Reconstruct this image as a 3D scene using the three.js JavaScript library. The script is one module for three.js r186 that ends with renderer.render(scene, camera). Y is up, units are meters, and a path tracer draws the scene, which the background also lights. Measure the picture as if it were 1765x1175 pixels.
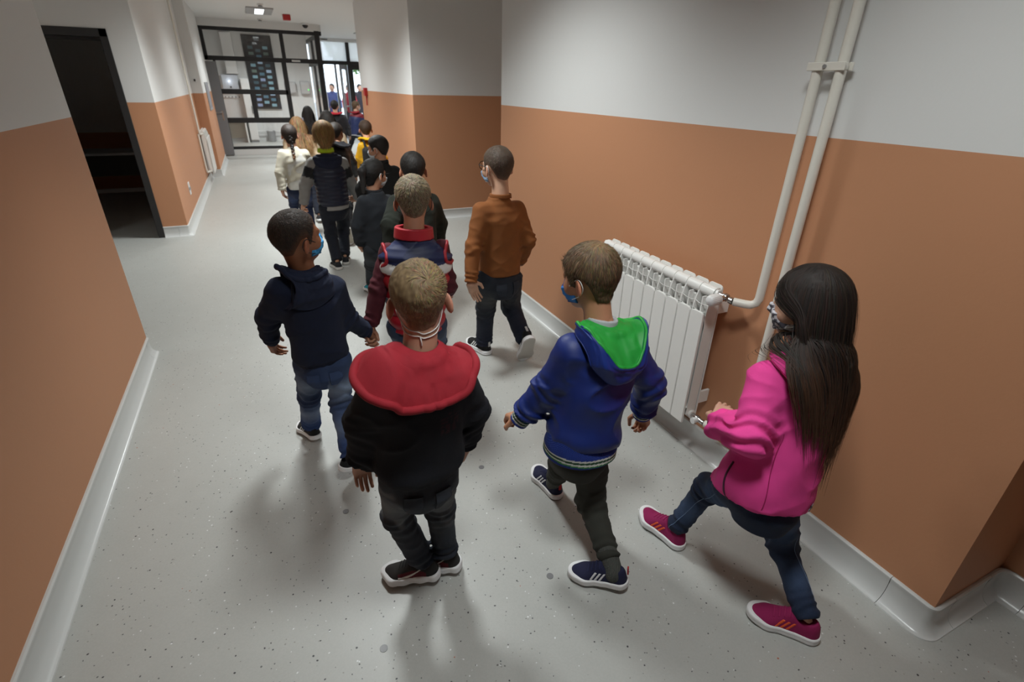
import * as THREE from 'three';
import { mergeGeometries, toCreasedNormals } from 'three/addons/utils/BufferGeometryUtils.js';
import { RoundedBoxGeometry } from 'three/addons/geometries/RoundedBoxGeometry.js';
import { RectAreaLightUniformsLib } from 'three/addons/lights/RectAreaLightUniformsLib.js';
import { FontLoader } from 'three/addons/loaders/FontLoader.js';
import { TextGeometry } from 'three/addons/geometries/TextGeometry.js';

// ---------------------------------------------------------------- camera, sky, lamps, exposure
const scene = new THREE.Scene();
const camera = new THREE.PerspectiveCamera(67.86, 1765 / 1175, 0.05, 200);
camera.rotation.order = 'YXZ';
camera.position.set(0, 1.6, 0);
camera.rotation.set(-0.46651, -0.444, 0.02349);
camera.focus = 1.9; camera.userData.fStop = 3.5;
const renderer = new THREE.WebGLRenderer({ antialias: true });
renderer.toneMapping = THREE.LinearToneMapping;
renderer.toneMappingExposure = 1.06;
renderer.shadowMap.enabled = true;
RectAreaLightUniformsLib.init();
const SKY = new THREE.Color(0.75, 0.88, 1.0).multiplyScalar(3.2);
scene.background = SKY;
const CEIL = 2.75;
// round downlights [x, z, candela, aimed at x] near the camera, then strip lights [x, z, candela]
const DOWNLIGHTS = [[0.55, -0.6, 8.5, 1.05], [0.4, -2.75, 15.5, 1.0]];
const LAMPS = [
  [0.42, -6.1, 34], [0.42, -9.1, 16], [0.4, -12.1, 19], [3.1, -11.6, 20], [2.95, -15.4, 26], [-3.5, -4.3, 8], [0.5, -15.8, 20],
];
const LAMP_W = 0.15, LAMP_L = 0.95, LAMP_COLOR = new THREE.Color(0.95, 1.0, 0.995);

// ---------------------------------------------------------------- helpers
const PI = Math.PI, sin = Math.sin, cos = Math.cos, abs = Math.abs, sqrt = Math.sqrt, min = Math.min, max = Math.max, floor = Math.floor;
function rng(seed) { let a = seed >>> 0; return () => { a = (a + 0x6D2B79F5) | 0; let t = Math.imul(a ^ (a >>> 15), 1 | a); t = (t + Math.imul(t ^ (t >>> 7), 61 | t)) ^ t; return ((t ^ (t >>> 14)) >>> 0) / 4294967296; }; }
const clamp = (x, a, b) => x < a ? a : x > b ? b : x;
const sstep = (a, b, x) => { const t = clamp((x - a) / (b - a), 0, 1); return t * t * (3 - 2 * t); };
const mix = (a, b, t) => a + (b - a) * t;
const hash3 = (x, y, z) => { let h = Math.imul(x, 374761393) + Math.imul(y, 668265263) + Math.imul(z, 1274126177); h = Math.imul(h ^ (h >>> 13), 1274126177); return ((h ^ (h >>> 16)) >>> 0) / 4294967296; };
function noise(x, y, z) {                       // value noise, -1 .. 1
  const X = floor(x), Y = floor(y), Z = floor(z); let u = x - X, v = y - Y, w = z - Z;
  u = u * u * (3 - 2 * u); v = v * v * (3 - 2 * v); w = w * w * (3 - 2 * w);
  const a = mix(mix(hash3(X, Y, Z), hash3(X + 1, Y, Z), u), mix(hash3(X, Y + 1, Z), hash3(X + 1, Y + 1, Z), u), v);
  const b = mix(mix(hash3(X, Y, Z + 1), hash3(X + 1, Y, Z + 1), u), mix(hash3(X, Y + 1, Z + 1), hash3(X + 1, Y + 1, Z + 1), u), v);
  return mix(a, b, w) * 2 - 1;
}
const lin = hex => { const c = new THREE.Color(hex); return [c.r, c.g, c.b]; };
const used = {};
const numbered = n => { const k = used[n] = (used[n] ?? -1) + 1; return k ? n + '_' + String(k).padStart(3, '0') : n; };
function shade(o) { o.castShadow = o.receiveShadow = true; return o; }
function tag(o, label, category, group) { o.userData = { label, category }; if (group) o.userData.group = group; return o; }
function thing(name, label, category, p = [0, 0, 0], group) { const g = new THREE.Group(); g.name = numbered(name); g.position.set(...p); scene.add(g); return tag(g, label, category, group); }
function put(name, geo, mat, parent, label) {
  if (Array.isArray(geo)) geo = join(geo);
  const m = shade(new THREE.Mesh(geo, mat)); m.name = parent === scene ? numbered(name) : name; parent.add(m); if (label) m.userData.label = label; return m;
}
function struct(name, geo, mat) { const m = put(name, geo, mat, scene); m.userData.kind = 'structure'; return m; }
function structGroup(name) { const g = new THREE.Group(); g.name = name; g.userData.kind = 'structure'; scene.add(g); return g; }
function join(list) {
  list = list.map(g => { const q = g.index ? g.toNonIndexed() : g; for (const k of Object.keys(q.attributes)) if (!['position', 'normal', 'uv', 'color'].includes(k)) q.deleteAttribute(k); return q; });
  if (list.some(g => !g.attributes.color)) list.forEach(g => g.deleteAttribute('color'));
  if (list.some(g => !g.attributes.uv)) list.forEach(g => g.deleteAttribute('uv'));
  return list.length === 1 ? list[0] : mergeGeometries(list);
}
// box between corners, uv in metres
function box(x0, x1, y0, y1, z0, z1, r = 0) {
  const w = abs(x1 - x0), h = abs(y1 - y0), d = abs(z1 - z0);
  const g = r ? new RoundedBoxGeometry(w, h, d, 2, min(r, w / 2.01, h / 2.01, d / 2.01)) : new THREE.BoxGeometry(w, h, d);
  g.translate((x0 + x1) / 2, (y0 + y1) / 2, (z0 + z1) / 2);
  return metreUV(g);
}
function metreUV(g) {
  const p = g.attributes.position, n = g.attributes.normal, uv = new Float32Array(p.count * 2);
  for (let i = 0; i < p.count; i++) {
    const ax = abs(n.getX(i)), ay = abs(n.getY(i)), az = abs(n.getZ(i));
    if (ay >= ax && ay >= az) { uv[2 * i] = p.getX(i); uv[2 * i + 1] = p.getZ(i); }
    else if (ax >= az) { uv[2 * i] = p.getZ(i); uv[2 * i + 1] = p.getY(i); }
    else { uv[2 * i] = p.getX(i); uv[2 * i + 1] = p.getY(i); }
  }
  g.setAttribute('uv', new THREE.BufferAttribute(uv, 2)); return g;
}
const v3 = a => new THREE.Vector3(...a);
function tube(points, r, seg = 8, steps, closed = false, tension = 0.5) {
  const c = points.length === 2 ? new THREE.LineCurve3(v3(points[0]), v3(points[1])) : new THREE.CatmullRomCurve3(points.map(v3), closed, 'centripetal', tension);
  return new THREE.TubeGeometry(c, steps || max(2, points.length * 4), r, seg, closed);
}
function pipePath(points, bendR, r, seg = 14) {     // straight runs with round bends
  const path = new THREE.CurvePath(); let a = v3(points[0]);
  for (let i = 1; i < points.length; i++) {
    const b = v3(points[i]);
    if (i === points.length - 1) { path.add(new THREE.LineCurve3(a, b)); break; }
    const c = v3(points[i + 1]), d1 = b.clone().sub(a).normalize(), d2 = c.clone().sub(b).normalize();
    const p = b.clone().addScaledVector(d1, -bendR), q = b.clone().addScaledVector(d2, bendR);
    path.add(new THREE.LineCurve3(a, p)); path.add(new THREE.QuadraticBezierCurve3(p, b, q)); a = q;
  }
  return new THREE.TubeGeometry(path, 90, r, seg, false);
}
function cyl(x, y, z, r0, r1, h, seg = 20, axis = 'y') {
  const g = new THREE.CylinderGeometry(r0, r1, h, seg);
  if (axis === 'x') g.rotateZ(-PI / 2); if (axis === 'z') g.rotateX(PI / 2);
  return g.translate(x, y, z);
}
const std = (color, roughness = 0.7, o = {}) => new THREE.MeshStandardMaterial({ color, roughness, ...o });

// ---------------------------------------------------------------- textures and materials
function dataTex(n, fn, srgb, rep) {
  const d = new Uint8Array(n * n * 4);
  for (let j = 0; j < n; j++) for (let i = 0; i < n; i++) { const c = fn(i / n, j / n, i, j), k = (j * n + i) * 4; d[k] = c[0]; d[k + 1] = c[1]; d[k + 2] = c[2]; d[k + 3] = 255; }
  const t = new THREE.DataTexture(d, n, n); t.wrapS = t.wrapT = THREE.RepeatWrapping; t.magFilter = THREE.LinearFilter; t.minFilter = THREE.LinearMipmapLinearFilter; t.generateMipmaps = true;
  if (srgb) t.colorSpace = THREE.SRGBColorSpace; if (rep) t.repeat.set(rep, rep); t.needsUpdate = true; return t;
}
const tileNoise = (u, v, f, s) => { // periodic noise on the unit square
  const x = u * f, y = v * f, X = floor(x), Y = floor(y); let a = x - X, b = y - Y; a = a * a * (3 - 2 * a); b = b * b * (3 - 2 * b); const m = q => ((q % f) + f) % f;
  return mix(mix(hash3(m(X), m(Y), s), hash3(m(X + 1), m(Y), s), a), mix(hash3(m(X), m(Y + 1), s), hash3(m(X + 1), m(Y + 1), s), a), b);
};
// speckled vinyl sheet: 2 m tile, dark, white and a few rust flecks
const N = 2048, fleck = new Uint8Array(N * N * 3);
{
  for (let j = 0; j < N; j++) for (let i = 0; i < N; i++) {
    const u = i / N, v = j / N, m = 0.6 * tileNoise(u, v, 6, 1) + 0.4 * tileNoise(u, v, 37, 2), g = 0.4 * hash3(i, j, 3) + 0.6 * tileNoise(u, v, 512, 4), b = 178 + (m - 0.5) * 7 + (g - 0.5) * 7, k = (j * N + i) * 3;
    fleck[k] = b + 0.5; fleck[k + 1] = b + 1.2; fleck[k + 2] = b - 3;
  }
  const R = rng(77), kinds = [[[50, 50, 52], 620, 2.0], [[96, 96, 96], 560, 1.8], [[226, 228, 228], 520, 2.0], [[146, 144, 138], 700, 1.7], [[168, 96, 70], 34, 2.0]];
  for (const [c, n, s] of kinds) for (let q = 0; q < n; q++) {
    const x = R() * N, y = R() * N, a = s * (0.55 + R() * 1.1), e = 0.55 + R() * 0.45, t = R() * PI, ct = cos(t), st = sin(t);
    for (let dj = -5; dj <= 5; dj++) for (let di = -5; di <= 5; di++) {
      const p = (di * ct + dj * st) / a, r = (-di * st + dj * ct) / (a * e), w = clamp((1.25 - Math.hypot(p, r)) * 2.4, 0, 1); if (w <= 0) continue;
      const k = ((((floor(y) + dj) % N + N) % N) * N + ((floor(x) + di) % N + N) % N) * 3;
      for (let h = 0; h < 3; h++) fleck[k + h] = mix(fleck[k + h], c[h], w);
    }
  }
}
const floorTex = dataTex(N, (u, v, i, j) => { const k = (j * N + i) * 3; return [fleck[k], fleck[k + 1], fleck[k + 2]]; }, true, 0.5);
const plasterBump = dataTex(512, (u, v) => { const q = 128 + 90 * (0.5 * tileNoise(u, v, 24, 5) + 0.3 * tileNoise(u, v, 90, 6) + 0.2 * tileNoise(u, v, 256, 7) - 0.5); return [q, q, q]; }, false, 1.2);
const weave = dataTex(256, (u, v, i, j) => { const q = 128 + 52 * sin(i * PI / 4) * cos(j * PI / 4) + 70 * (tileNoise(u, v, 64, 9) - 0.5); return [q, q, q]; }, false, 14);
const twill = dataTex(256, (u, v, i, j) => { const q = 128 + 45 * sin((i + j) * PI / 4) + 90 * (tileNoise(u, v, 48, 11) - 0.5); return [q, q, q]; }, false, 14);
const denimTex = dataTex(512, (u, v, i, j) => { const t = 0.5 + 0.5 * sin((i + j) * PI / 2.5), s = 0.6 * tileNoise(u, v, 128, 14) + 0.4 * hash3(i, j, 15), q = 226 + 30 * (t - 0.5) + 60 * (s - 0.5); return [q, q, q]; }, true, 9);
const knitBump = dataTex(256, (u, v, i, j) => { const q = 128 + 80 * sin(i * PI / 8 + 1.2 * sin(j * PI / 8)) + 30 * (tileNoise(u, v, 64, 12) - 0.5); return [q, q, q]; }, false, 9);

const M = {
  floor: std(0xffffff, 0.42, { map: floorTex }),
  white: std(new THREE.Color(0.70, 0.70, 0.69), 0.82, { bumpMap: plasterBump, bumpScale: 0.0012 }),
  ceiling: std(new THREE.Color(0.76, 0.755, 0.74), 0.9),
  orange: std(new THREE.Color(0.525, 0.25, 0.13), 0.62, { bumpMap: plasterBump, bumpScale: 0.0012 }),
  base: std(new THREE.Color(0.62, 0.63, 0.62), 0.26),
  enamel: std(new THREE.Color(0.8, 0.79, 0.76), 0.3),
  cream: std(new THREE.Color(0.76, 0.73, 0.66), 0.32),
  black: std(new THREE.Color(0.012, 0.012, 0.014), 0.45),
  darkFrame: std(new THREE.Color(0.02, 0.02, 0.021), 0.5),
  greyDoor: std(new THREE.Color(0.2, 0.2, 0.21), 0.5),
  chrome: std(new THREE.Color(0.55, 0.55, 0.55), 0.25, { metalness: 1 }),
  steel: std(new THREE.Color(0.42, 0.42, 0.43), 0.4, { metalness: 0.7 }),
  glass: new THREE.MeshPhysicalMaterial({ color: 0xffffff, roughness: 0.02, transmission: 1, thickness: 0, ior: 1.45 }),
  lampBody: std(new THREE.Color(0.4, 0.4, 0.4), 0.5),
  redPlastic: std(new THREE.Color(0.42, 0.02, 0.02), 0.4),
  whitePlastic: std(new THREE.Color(0.75, 0.75, 0.74), 0.4),
  greyPlastic: std(new THREE.Color(0.3, 0.31, 0.32), 0.5),
  dark: std(new THREE.Color(0.03, 0.03, 0.03), 0.6),
};

// ---------------------------------------------------------------- lamps
const glow = new THREE.MeshStandardMaterial({ color: 0x111111, roughness: 0.5, emissive: LAMP_COLOR, emissiveIntensity: 3 });
const DOWN_LABELS = ['round ceiling downlight over the blue and pink jackets', 'round ceiling downlight over the red padded vest'];
DOWNLIGHTS.forEach(([x, z, I, tx], i) => {
  const t = thing('ceiling_downlight', DOWN_LABELS[i], 'ceiling light', [x, CEIL, z]);
  const ring = new THREE.LatheGeometry([[0.1, -0.002], [0.1, -0.05], [0.104, -0.052], [0.125, -0.012], [0.128, 0.002]].map(p => new THREE.Vector2(...p)), 40);
  put('housing', ring, M.whitePlastic, t); put('diffuser', cyl(0, -0.022, 0, 0.1, 0.1, 0.012, 40), glow, t);
  const L = new THREE.SpotLight(LAMP_COLOR, I, 0, 1.05, 0.5, 2); L.position.set(x, CEIL - 0.056, z); L.target.position.set(tx, 0, z); L.shadow.radius = 10; L.castShadow = true; L.name = 'downlight_' + i; scene.add(L); scene.add(L.target);
});
const lampLabels = ['recessed ceiling light beside the dark doorway', 'recessed ceiling light past the white braided girl',
  'lit ceiling light in front of the glazed partition, beside the red siren', 'ceiling light in the hall beyond the fire call point', 'ceiling light in front of the exit doors', 'ceiling light in the side passage before the dark doorway', 'ceiling light inside the glazed room'];
LAMPS.forEach(([x, z, I], i) => {
  const t = thing('ceiling_light', lampLabels[i], 'ceiling light', [x, CEIL, z]);
  const w = LAMP_W / 2, l = LAMP_L / 2, f = 0.035;
  put('housing', [box(-w - 0.15, -w, -0.022, 0, -l - f, l + f, 0.004), box(w, w + 0.15, -0.022, 0, -l - f, l + f, 0.004), box(-w, w, -0.03, 0, -l - f, -l, 0.004), box(-w, w, -0.03, 0, l, l + f, 0.004)], M.lampBody, t);
  put('diffuser', box(-w, w, -0.016, -0.004, -l, l), glow, t);
  const L = new THREE.SpotLight(LAMP_COLOR, I, 0, 1.32, 0.65, 2);      // louvred: little light reaches the upper walls
  L.position.set(x, CEIL - 0.05, z); L.target.position.set(x, 0, z); L.shadow.radius = 12; L.castShadow = true; L.name = 'lamp_light_' + i; scene.add(L); scene.add(L.target);
});

// ---------------------------------------------------------------- room shell
struct('floor', [box(-4.6, 5.4, -0.2, 0, -18.3, 3.2)], M.floor);
{
  const c = [box(-4.6, 5.4, CEIL, CEIL + 0.2, -18.3, 3.2)];
  struct('ceiling', c, M.ceiling);
}
function wall(name, blocks, h) {      // blocks: plan rectangles [x0, x1, z0, z1]; white plaster over an orange dado
  const g = structGroup(name);
  put('plaster', blocks.map(b => box(b[0], b[1], h, CEIL, b[2], b[3])), M.white, g);
  put('dado', blocks.map(b => box(b[0], b[1], 0, h, b[2], b[3])), M.orange, g);
  return g;
}
wall('wall_left', [[-1.1, -0.874, -3.6, 3.2], [-4.6, -1.1, -3.6, -3.35]], 1.405);
wall('wall_right', [[1.726, 2.139, -3.92, -0.39], [2.139, 3.9, -3.92, -3.7], [2.139, 2.35, -3.7, 3.2]], 1.467);
wall('wall_right_far', [[1.732, 5.4, -6.9, -6.53], [1.732, 1.95, -9.9, -6.9], [1.95, 5.4, -9.9, -9.7]], 1.478);
wall('wall_alcove', [[3.6, 3.9, -6.53, -3.92]], 1.478);
wall('wall_hall', [[5.2, 5.4, -18.3, -9.9]], 1.45);
wall('wall_back', [[-1.1, 2.35, 3, 3.2]], 1.45);
wall('wall_side_passage', [[-4.6, -4.4, -6.7, -3.6]], 1.37);
// wall with the dark doorway, then the far left wall
const DX0 = -2.12, DX1 = -1.142, DTOP = 2.0, ZJ = -6.7;
{
  const g = wall('wall_left_far', [[DX1, -0.905, ZJ - 0.22, ZJ], [-1.1, -0.905, -11.08, ZJ - 0.22], [-1.1, -0.745, -13.4, -11.08], [-1.1, -0.93, -18.3, -13.4], [-4.6, DX0, ZJ - 0.22, ZJ]], 1.37);
  put('plaster', box(DX0, DX1, DTOP, CEIL, ZJ - 0.22, ZJ), M.white, g);
}
// dark room behind the doorway
wall('wall_dark_room', [[-3.7, -3.5, -10.2, ZJ - 0.22], [-3.5, -1.1, -10.4, -10.2]], 0.83);
{
  const g = structGroup('door_2'), d = 0.07, zf = ZJ + 0.012;
  put('door_frame', [box(DX1 - 0.062, DX1, 0, DTOP, ZJ - 0.24, zf, 0.004), box(DX0, DX0 + 0.062, 0, DTOP, ZJ - 0.24, zf, 0.004), box(DX0, DX1, DTOP - 0.07, DTOP, ZJ - 0.24, zf, 0.004), box(DX1 - 0.085, DX1 - 0.06, 0, DTOP - 0.07, ZJ - 0.18, ZJ - 0.1, 0.003), box(DX0 + 0.06, DX1 - 0.06, DTOP - 0.095, DTOP - 0.07, ZJ - 0.18, ZJ - 0.1, 0.003)], M.darkFrame, g);
}
{ // desk in the dark room
  const t = thing('desk', 'plain grey desk seen dimly through the dark doorway', 'desk', [-1.75, 0, -8.6]);
  put('desk_top', box(-0.55, 0.62, 0.7, 0.73, -0.3, 0.3, 0.006), M.greyPlastic, t);
  for (const [x, z] of [[-0.5, -0.26], [-0.5, 0.26], [0.57, -0.26], [0.57, 0.26]]) put('leg', box(x - 0.02, x + 0.02, 0, 0.7, z - 0.02, z + 0.02, 0.004), M.greyPlastic, t);
  put('crossbar', box(-0.5, 0.57, 0.2, 0.25, -0.02, 0.02, 0.004), M.greyPlastic, t);
  put('modesty_panel', box(-0.48, 0.55, 0.38, 0.68, -0.24, -0.225), M.dark, t);
}

// ---------------------------------------------------------------- cove baseboards
const BB = [[0, 0.117], [0.008, 0.118], [0.013, 0.113], [0.0135, 0.106], [0.0115, 0.1], [0.0105, 0.085], [0.0105, 0.066], [0.0115, 0.048], [0.015, 0.033], [0.021, 0.021], [0.03, 0.0105], [0.039, 0.005], [0.043, 0.0042], [0.0445, 0], [0, 0]];
function sweepBase(path, seg = 1) {    // path of plan points [x, z]; the profile grows to the path's right-hand side
  const n = path.length, pos = [], uv = [], idx = [];
  const nrm = [];
  for (let i = 0; i < n - 1; i++) { const dx = path[i + 1][0] - path[i][0], dz = path[i + 1][1] - path[i][1], l = Math.hypot(dx, dz); nrm.push([-dz / l, dx / l]); }
  const geos = [];
  const ring = i => { const a = nrm[max(0, i - 1)], b = nrm[min(n - 2, i)], mx = a[0] + b[0], mz = a[1] + b[1], k = 2 / (mx * mx + mz * mz); return [mx * k, mz * k]; };
  const P = BB.length;
  for (let i = 0; i < n - 1; i++) for (let j = 0; j < P; j++) {
    const j2 = (j + 1) % P, A = ring(i), B = ring(i + 1);
    const q = (r, c, k) => [c[0] + r[0] * BB[k][0], BB[k][1], c[1] + r[1] * BB[k][0]];
    const a = q(A, path[i], j), b = q(B, path[i + 1], j), c = q(B, path[i + 1], j2), d = q(A, path[i], j2);
    pos.push(...a, ...b, ...c, ...a, ...c, ...d);
  }
  for (const e of [0, n - 1]) { // end caps
    const r = ring(e), c = path[e];
    for (let j = 0; j < P - 2; j++) { const t = [P - 1, j, j + 1].map(k => [c[0] + r[0] * BB[k][0], BB[k][1], c[1] + r[1] * BB[k][0]]); if (e) t.reverse(); pos.push(...t[0], ...t[1], ...t[2]); }
  }
  const g = new THREE.BufferGeometry(); g.setAttribute('position', new THREE.Float32BufferAttribute(pos, 3));
  return toCreasedNormals(g, 0.55);
}
function rounded(a, b, c, r, k = 6) {   // plan corner b rounded with radius r, arms to a and c
  const u = [a[0] - b[0], a[1] - b[1]], w = [c[0] - b[0], c[1] - b[1]], lu = Math.hypot(...u), lw = Math.hypot(...w), out = [a];
  const p = [b[0] + u[0] / lu * r, b[1] + u[1] / lu * r], q = [b[0] + w[0] / lw * r, b[1] + w[1] / lw * r];
  for (let i = 0; i <= k; i++) { const t = i / k; out.push([(1 - t) * (1 - t) * p[0] + 2 * t * (1 - t) * b[0] + t * t * q[0], (1 - t) * (1 - t) * p[1] + 2 * t * (1 - t) * b[1] + t * t * q[1]]); }
  out.push(c); return out;
}
function baseboard(name, pieces) { const g = structGroup(name); pieces.forEach(([nm, path]) => put(nm, sweepBase(path), M.base, g)); }
const gap = 0.0016;
baseboard('baseboard_left', [['baseboard_length', [[-0.874, 3], [-0.874, -0.4]]], ['baseboard_length', [[-0.874, -0.4 - gap], [-0.874, -3.5]]], ['corner_piece', rounded([-0.874, -3.5 - gap], [-0.874, -3.6], [-0.97, -3.6], 0.012)], ['baseboard_length', [[-0.97 - gap, -3.6], [-4.4, -3.6]]]]);
baseboard('baseboard_right', [['baseboard_length', [[1.726, -3.85], [1.726, -0.52]]], ['corner_piece', rounded([1.726, -0.52 + gap], [1.726, -0.39], [1.83, -0.39], 0.02)], ['baseboard_length', [[1.83 + gap, -0.39], [2.04, -0.39]]], ['corner_piece', rounded([2.04 + gap, -0.39], [2.139, -0.39], [2.139, -0.29], 0.05)], ['baseboard_length', [[2.139, -0.29 + gap], [2.139, 3]]], ['corner_piece', rounded([1.84, -3.92], [1.726, -3.92], [1.726, -3.85 - gap], 0.012)], ['baseboard_length', [[3.6, -3.92], [1.84 + gap, -3.92]]]]);
baseboard('baseboard_alcove', [['baseboard_length', [[3.6, -6.53], [1.82, -6.53]]], ['corner_piece', rounded([1.82 - gap, -6.53], [1.732, -6.53], [1.732, -6.63], 0.012)], ['baseboard_length', [[1.732, -6.63 - gap], [1.732, -9.9]]]].map(([n, p]) => [n, p.slice().reverse()]));
baseboard('baseboard_left_far', [['baseboard_length', [[DX1, ZJ], [-1.0, ZJ]]], ['corner_piece', rounded([-1.0 + gap, ZJ], [-0.905, ZJ], [-0.905, ZJ - 0.1], 0.012)], ['baseboard_length', [[-0.905, ZJ - 0.1 - gap], [-0.905, -11.08]]], ['corner_piece', [[-0.905 + 0.02, -11.08], [-0.745, -11.08], [-0.745, -11.2]]], ['baseboard_length', [[-0.745, -11.2 - gap], [-0.745, -13.4]]]]);
baseboard('baseboard_side_passage', [['baseboard_length', [[-4.4, ZJ], [DX0, ZJ]]]]);
// ---------------------------------------------------------------- radiators and heating pipes
function radiator(label, p, turn, n, S = { w: 0.08, H: 0.69 }) {
  // local: sections run along +x, front faces +z, base at y = 0
  const t = thing('radiator', label, 'radiator', p); t.rotation.y = turn;
  const w = S.w, H = S.H, hw = w / 2;
  const face = new THREE.Shape(); const fw = hw - 0.0048, top = H - 0.135;
  face.moveTo(-fw, 0); face.lineTo(fw, 0); face.lineTo(fw, top - 0.014); face.quadraticCurveTo(fw - 0.002, top - 0.003, fw - 0.016, top); face.lineTo(-fw + 0.016, top); face.quadraticCurveTo(-fw + 0.002, top - 0.003, -fw, top - 0.014); face.closePath();
  const front = new THREE.ExtrudeGeometry(face, { depth: 0.006, bevelEnabled: true, bevelThickness: 0.003, bevelSize: 0.002, bevelSegments: 2, curveSegments: 6 }); front.translate(0, 0.02, 0.078);
  const back = new THREE.ExtrudeGeometry((() => { const s = new THREE.Shape(); const b = hw - 0.002; s.moveTo(-b, 0.03); s.lineTo(b, 0.03); s.lineTo(b, H - 0.02); s.quadraticCurveTo(b, H - 0.002, b - 0.014, H); s.lineTo(-b + 0.014, H); s.quadraticCurveTo(-b, H - 0.002, -b, H - 0.02); s.closePath(); return s; })(), { depth: 0.004, bevelEnabled: true, bevelThickness: 0.0015, bevelSize: 0.001, bevelSegments: 1, curveSegments: 4 }); back.translate(0, 0, 0.004);
  const fin = (y0, z0, y1, z1, sag) => { // curved convector fin across one section
    const s = new THREE.Shape(), k = 0.0012; s.moveTo(-hw, 0); s.quadraticCurveTo(0, sag, hw, 0); s.lineTo(hw, k * 1.4); s.quadraticCurveTo(0, sag + k * 1.4, -hw, k * 1.4); s.closePath();
    const g = new THREE.ExtrudeGeometry(s, { depth: Math.hypot(y1 - y0, z1 - z0), bevelEnabled: false, curveSegments: 8 }); g.rotateX(-Math.atan2(y1 - y0, z1 - z0)); return g.translate(0, y0, z0);
  };
  const parts = [front, back,
    cyl(0, H - 0.028, 0.034, 0.024, 0.024, w - 0.003, 22, 'x'), cyl(0, 0.06, 0.04, 0.02, 0.02, w - 0.002, 16, 'x'),   // header rolls
    box(-0.003, 0.003, 0.06, H - 0.05, 0.008, 0.07), box(-0.018, 0.018, 0.07, H - 0.06, 0.028, 0.05, 0.006)];
  // thin webs from the roll down to the front plate, with the curved fins between
  const web = (() => { const s = new THREE.Shape(); s.moveTo(0.034, H - 0.01); s.quadraticCurveTo(0.06, H - 0.015, 0.074, H - 0.1); s.lineTo(0.076, H - 0.145); s.lineTo(0.07, H - 0.17); s.lineTo(0.07, 0.06); s.lineTo(0.02, 0.06); s.lineTo(0.012, H - 0.05); s.closePath(); const g = new THREE.ExtrudeGeometry(s, { depth: 0.0026, bevelEnabled: false, curveSegments: 8 }); g.rotateY(-PI / 2); return g; });
  const wL = web(), wR = web(); wL.translate(-hw + 0.0029, 0, 0); wR.translate(hw - 0.0002, 0, 0);
  parts.push(wL, wR, fin(H - 0.083, 0.06, H - 0.078, 0.069, -0.012), fin(H - 0.118, 0.062, H - 0.112, 0.072, -0.012), fin(0.1, 0.05, 0.1, 0.078, 0.01));
  const sec = join(parts.map(metreUV));
  for (let i = 0; i < n; i++) { const m = put('section', sec, M.enamel, t); m.position.x = (i + 0.5) * w; }
  return t;
}
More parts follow.
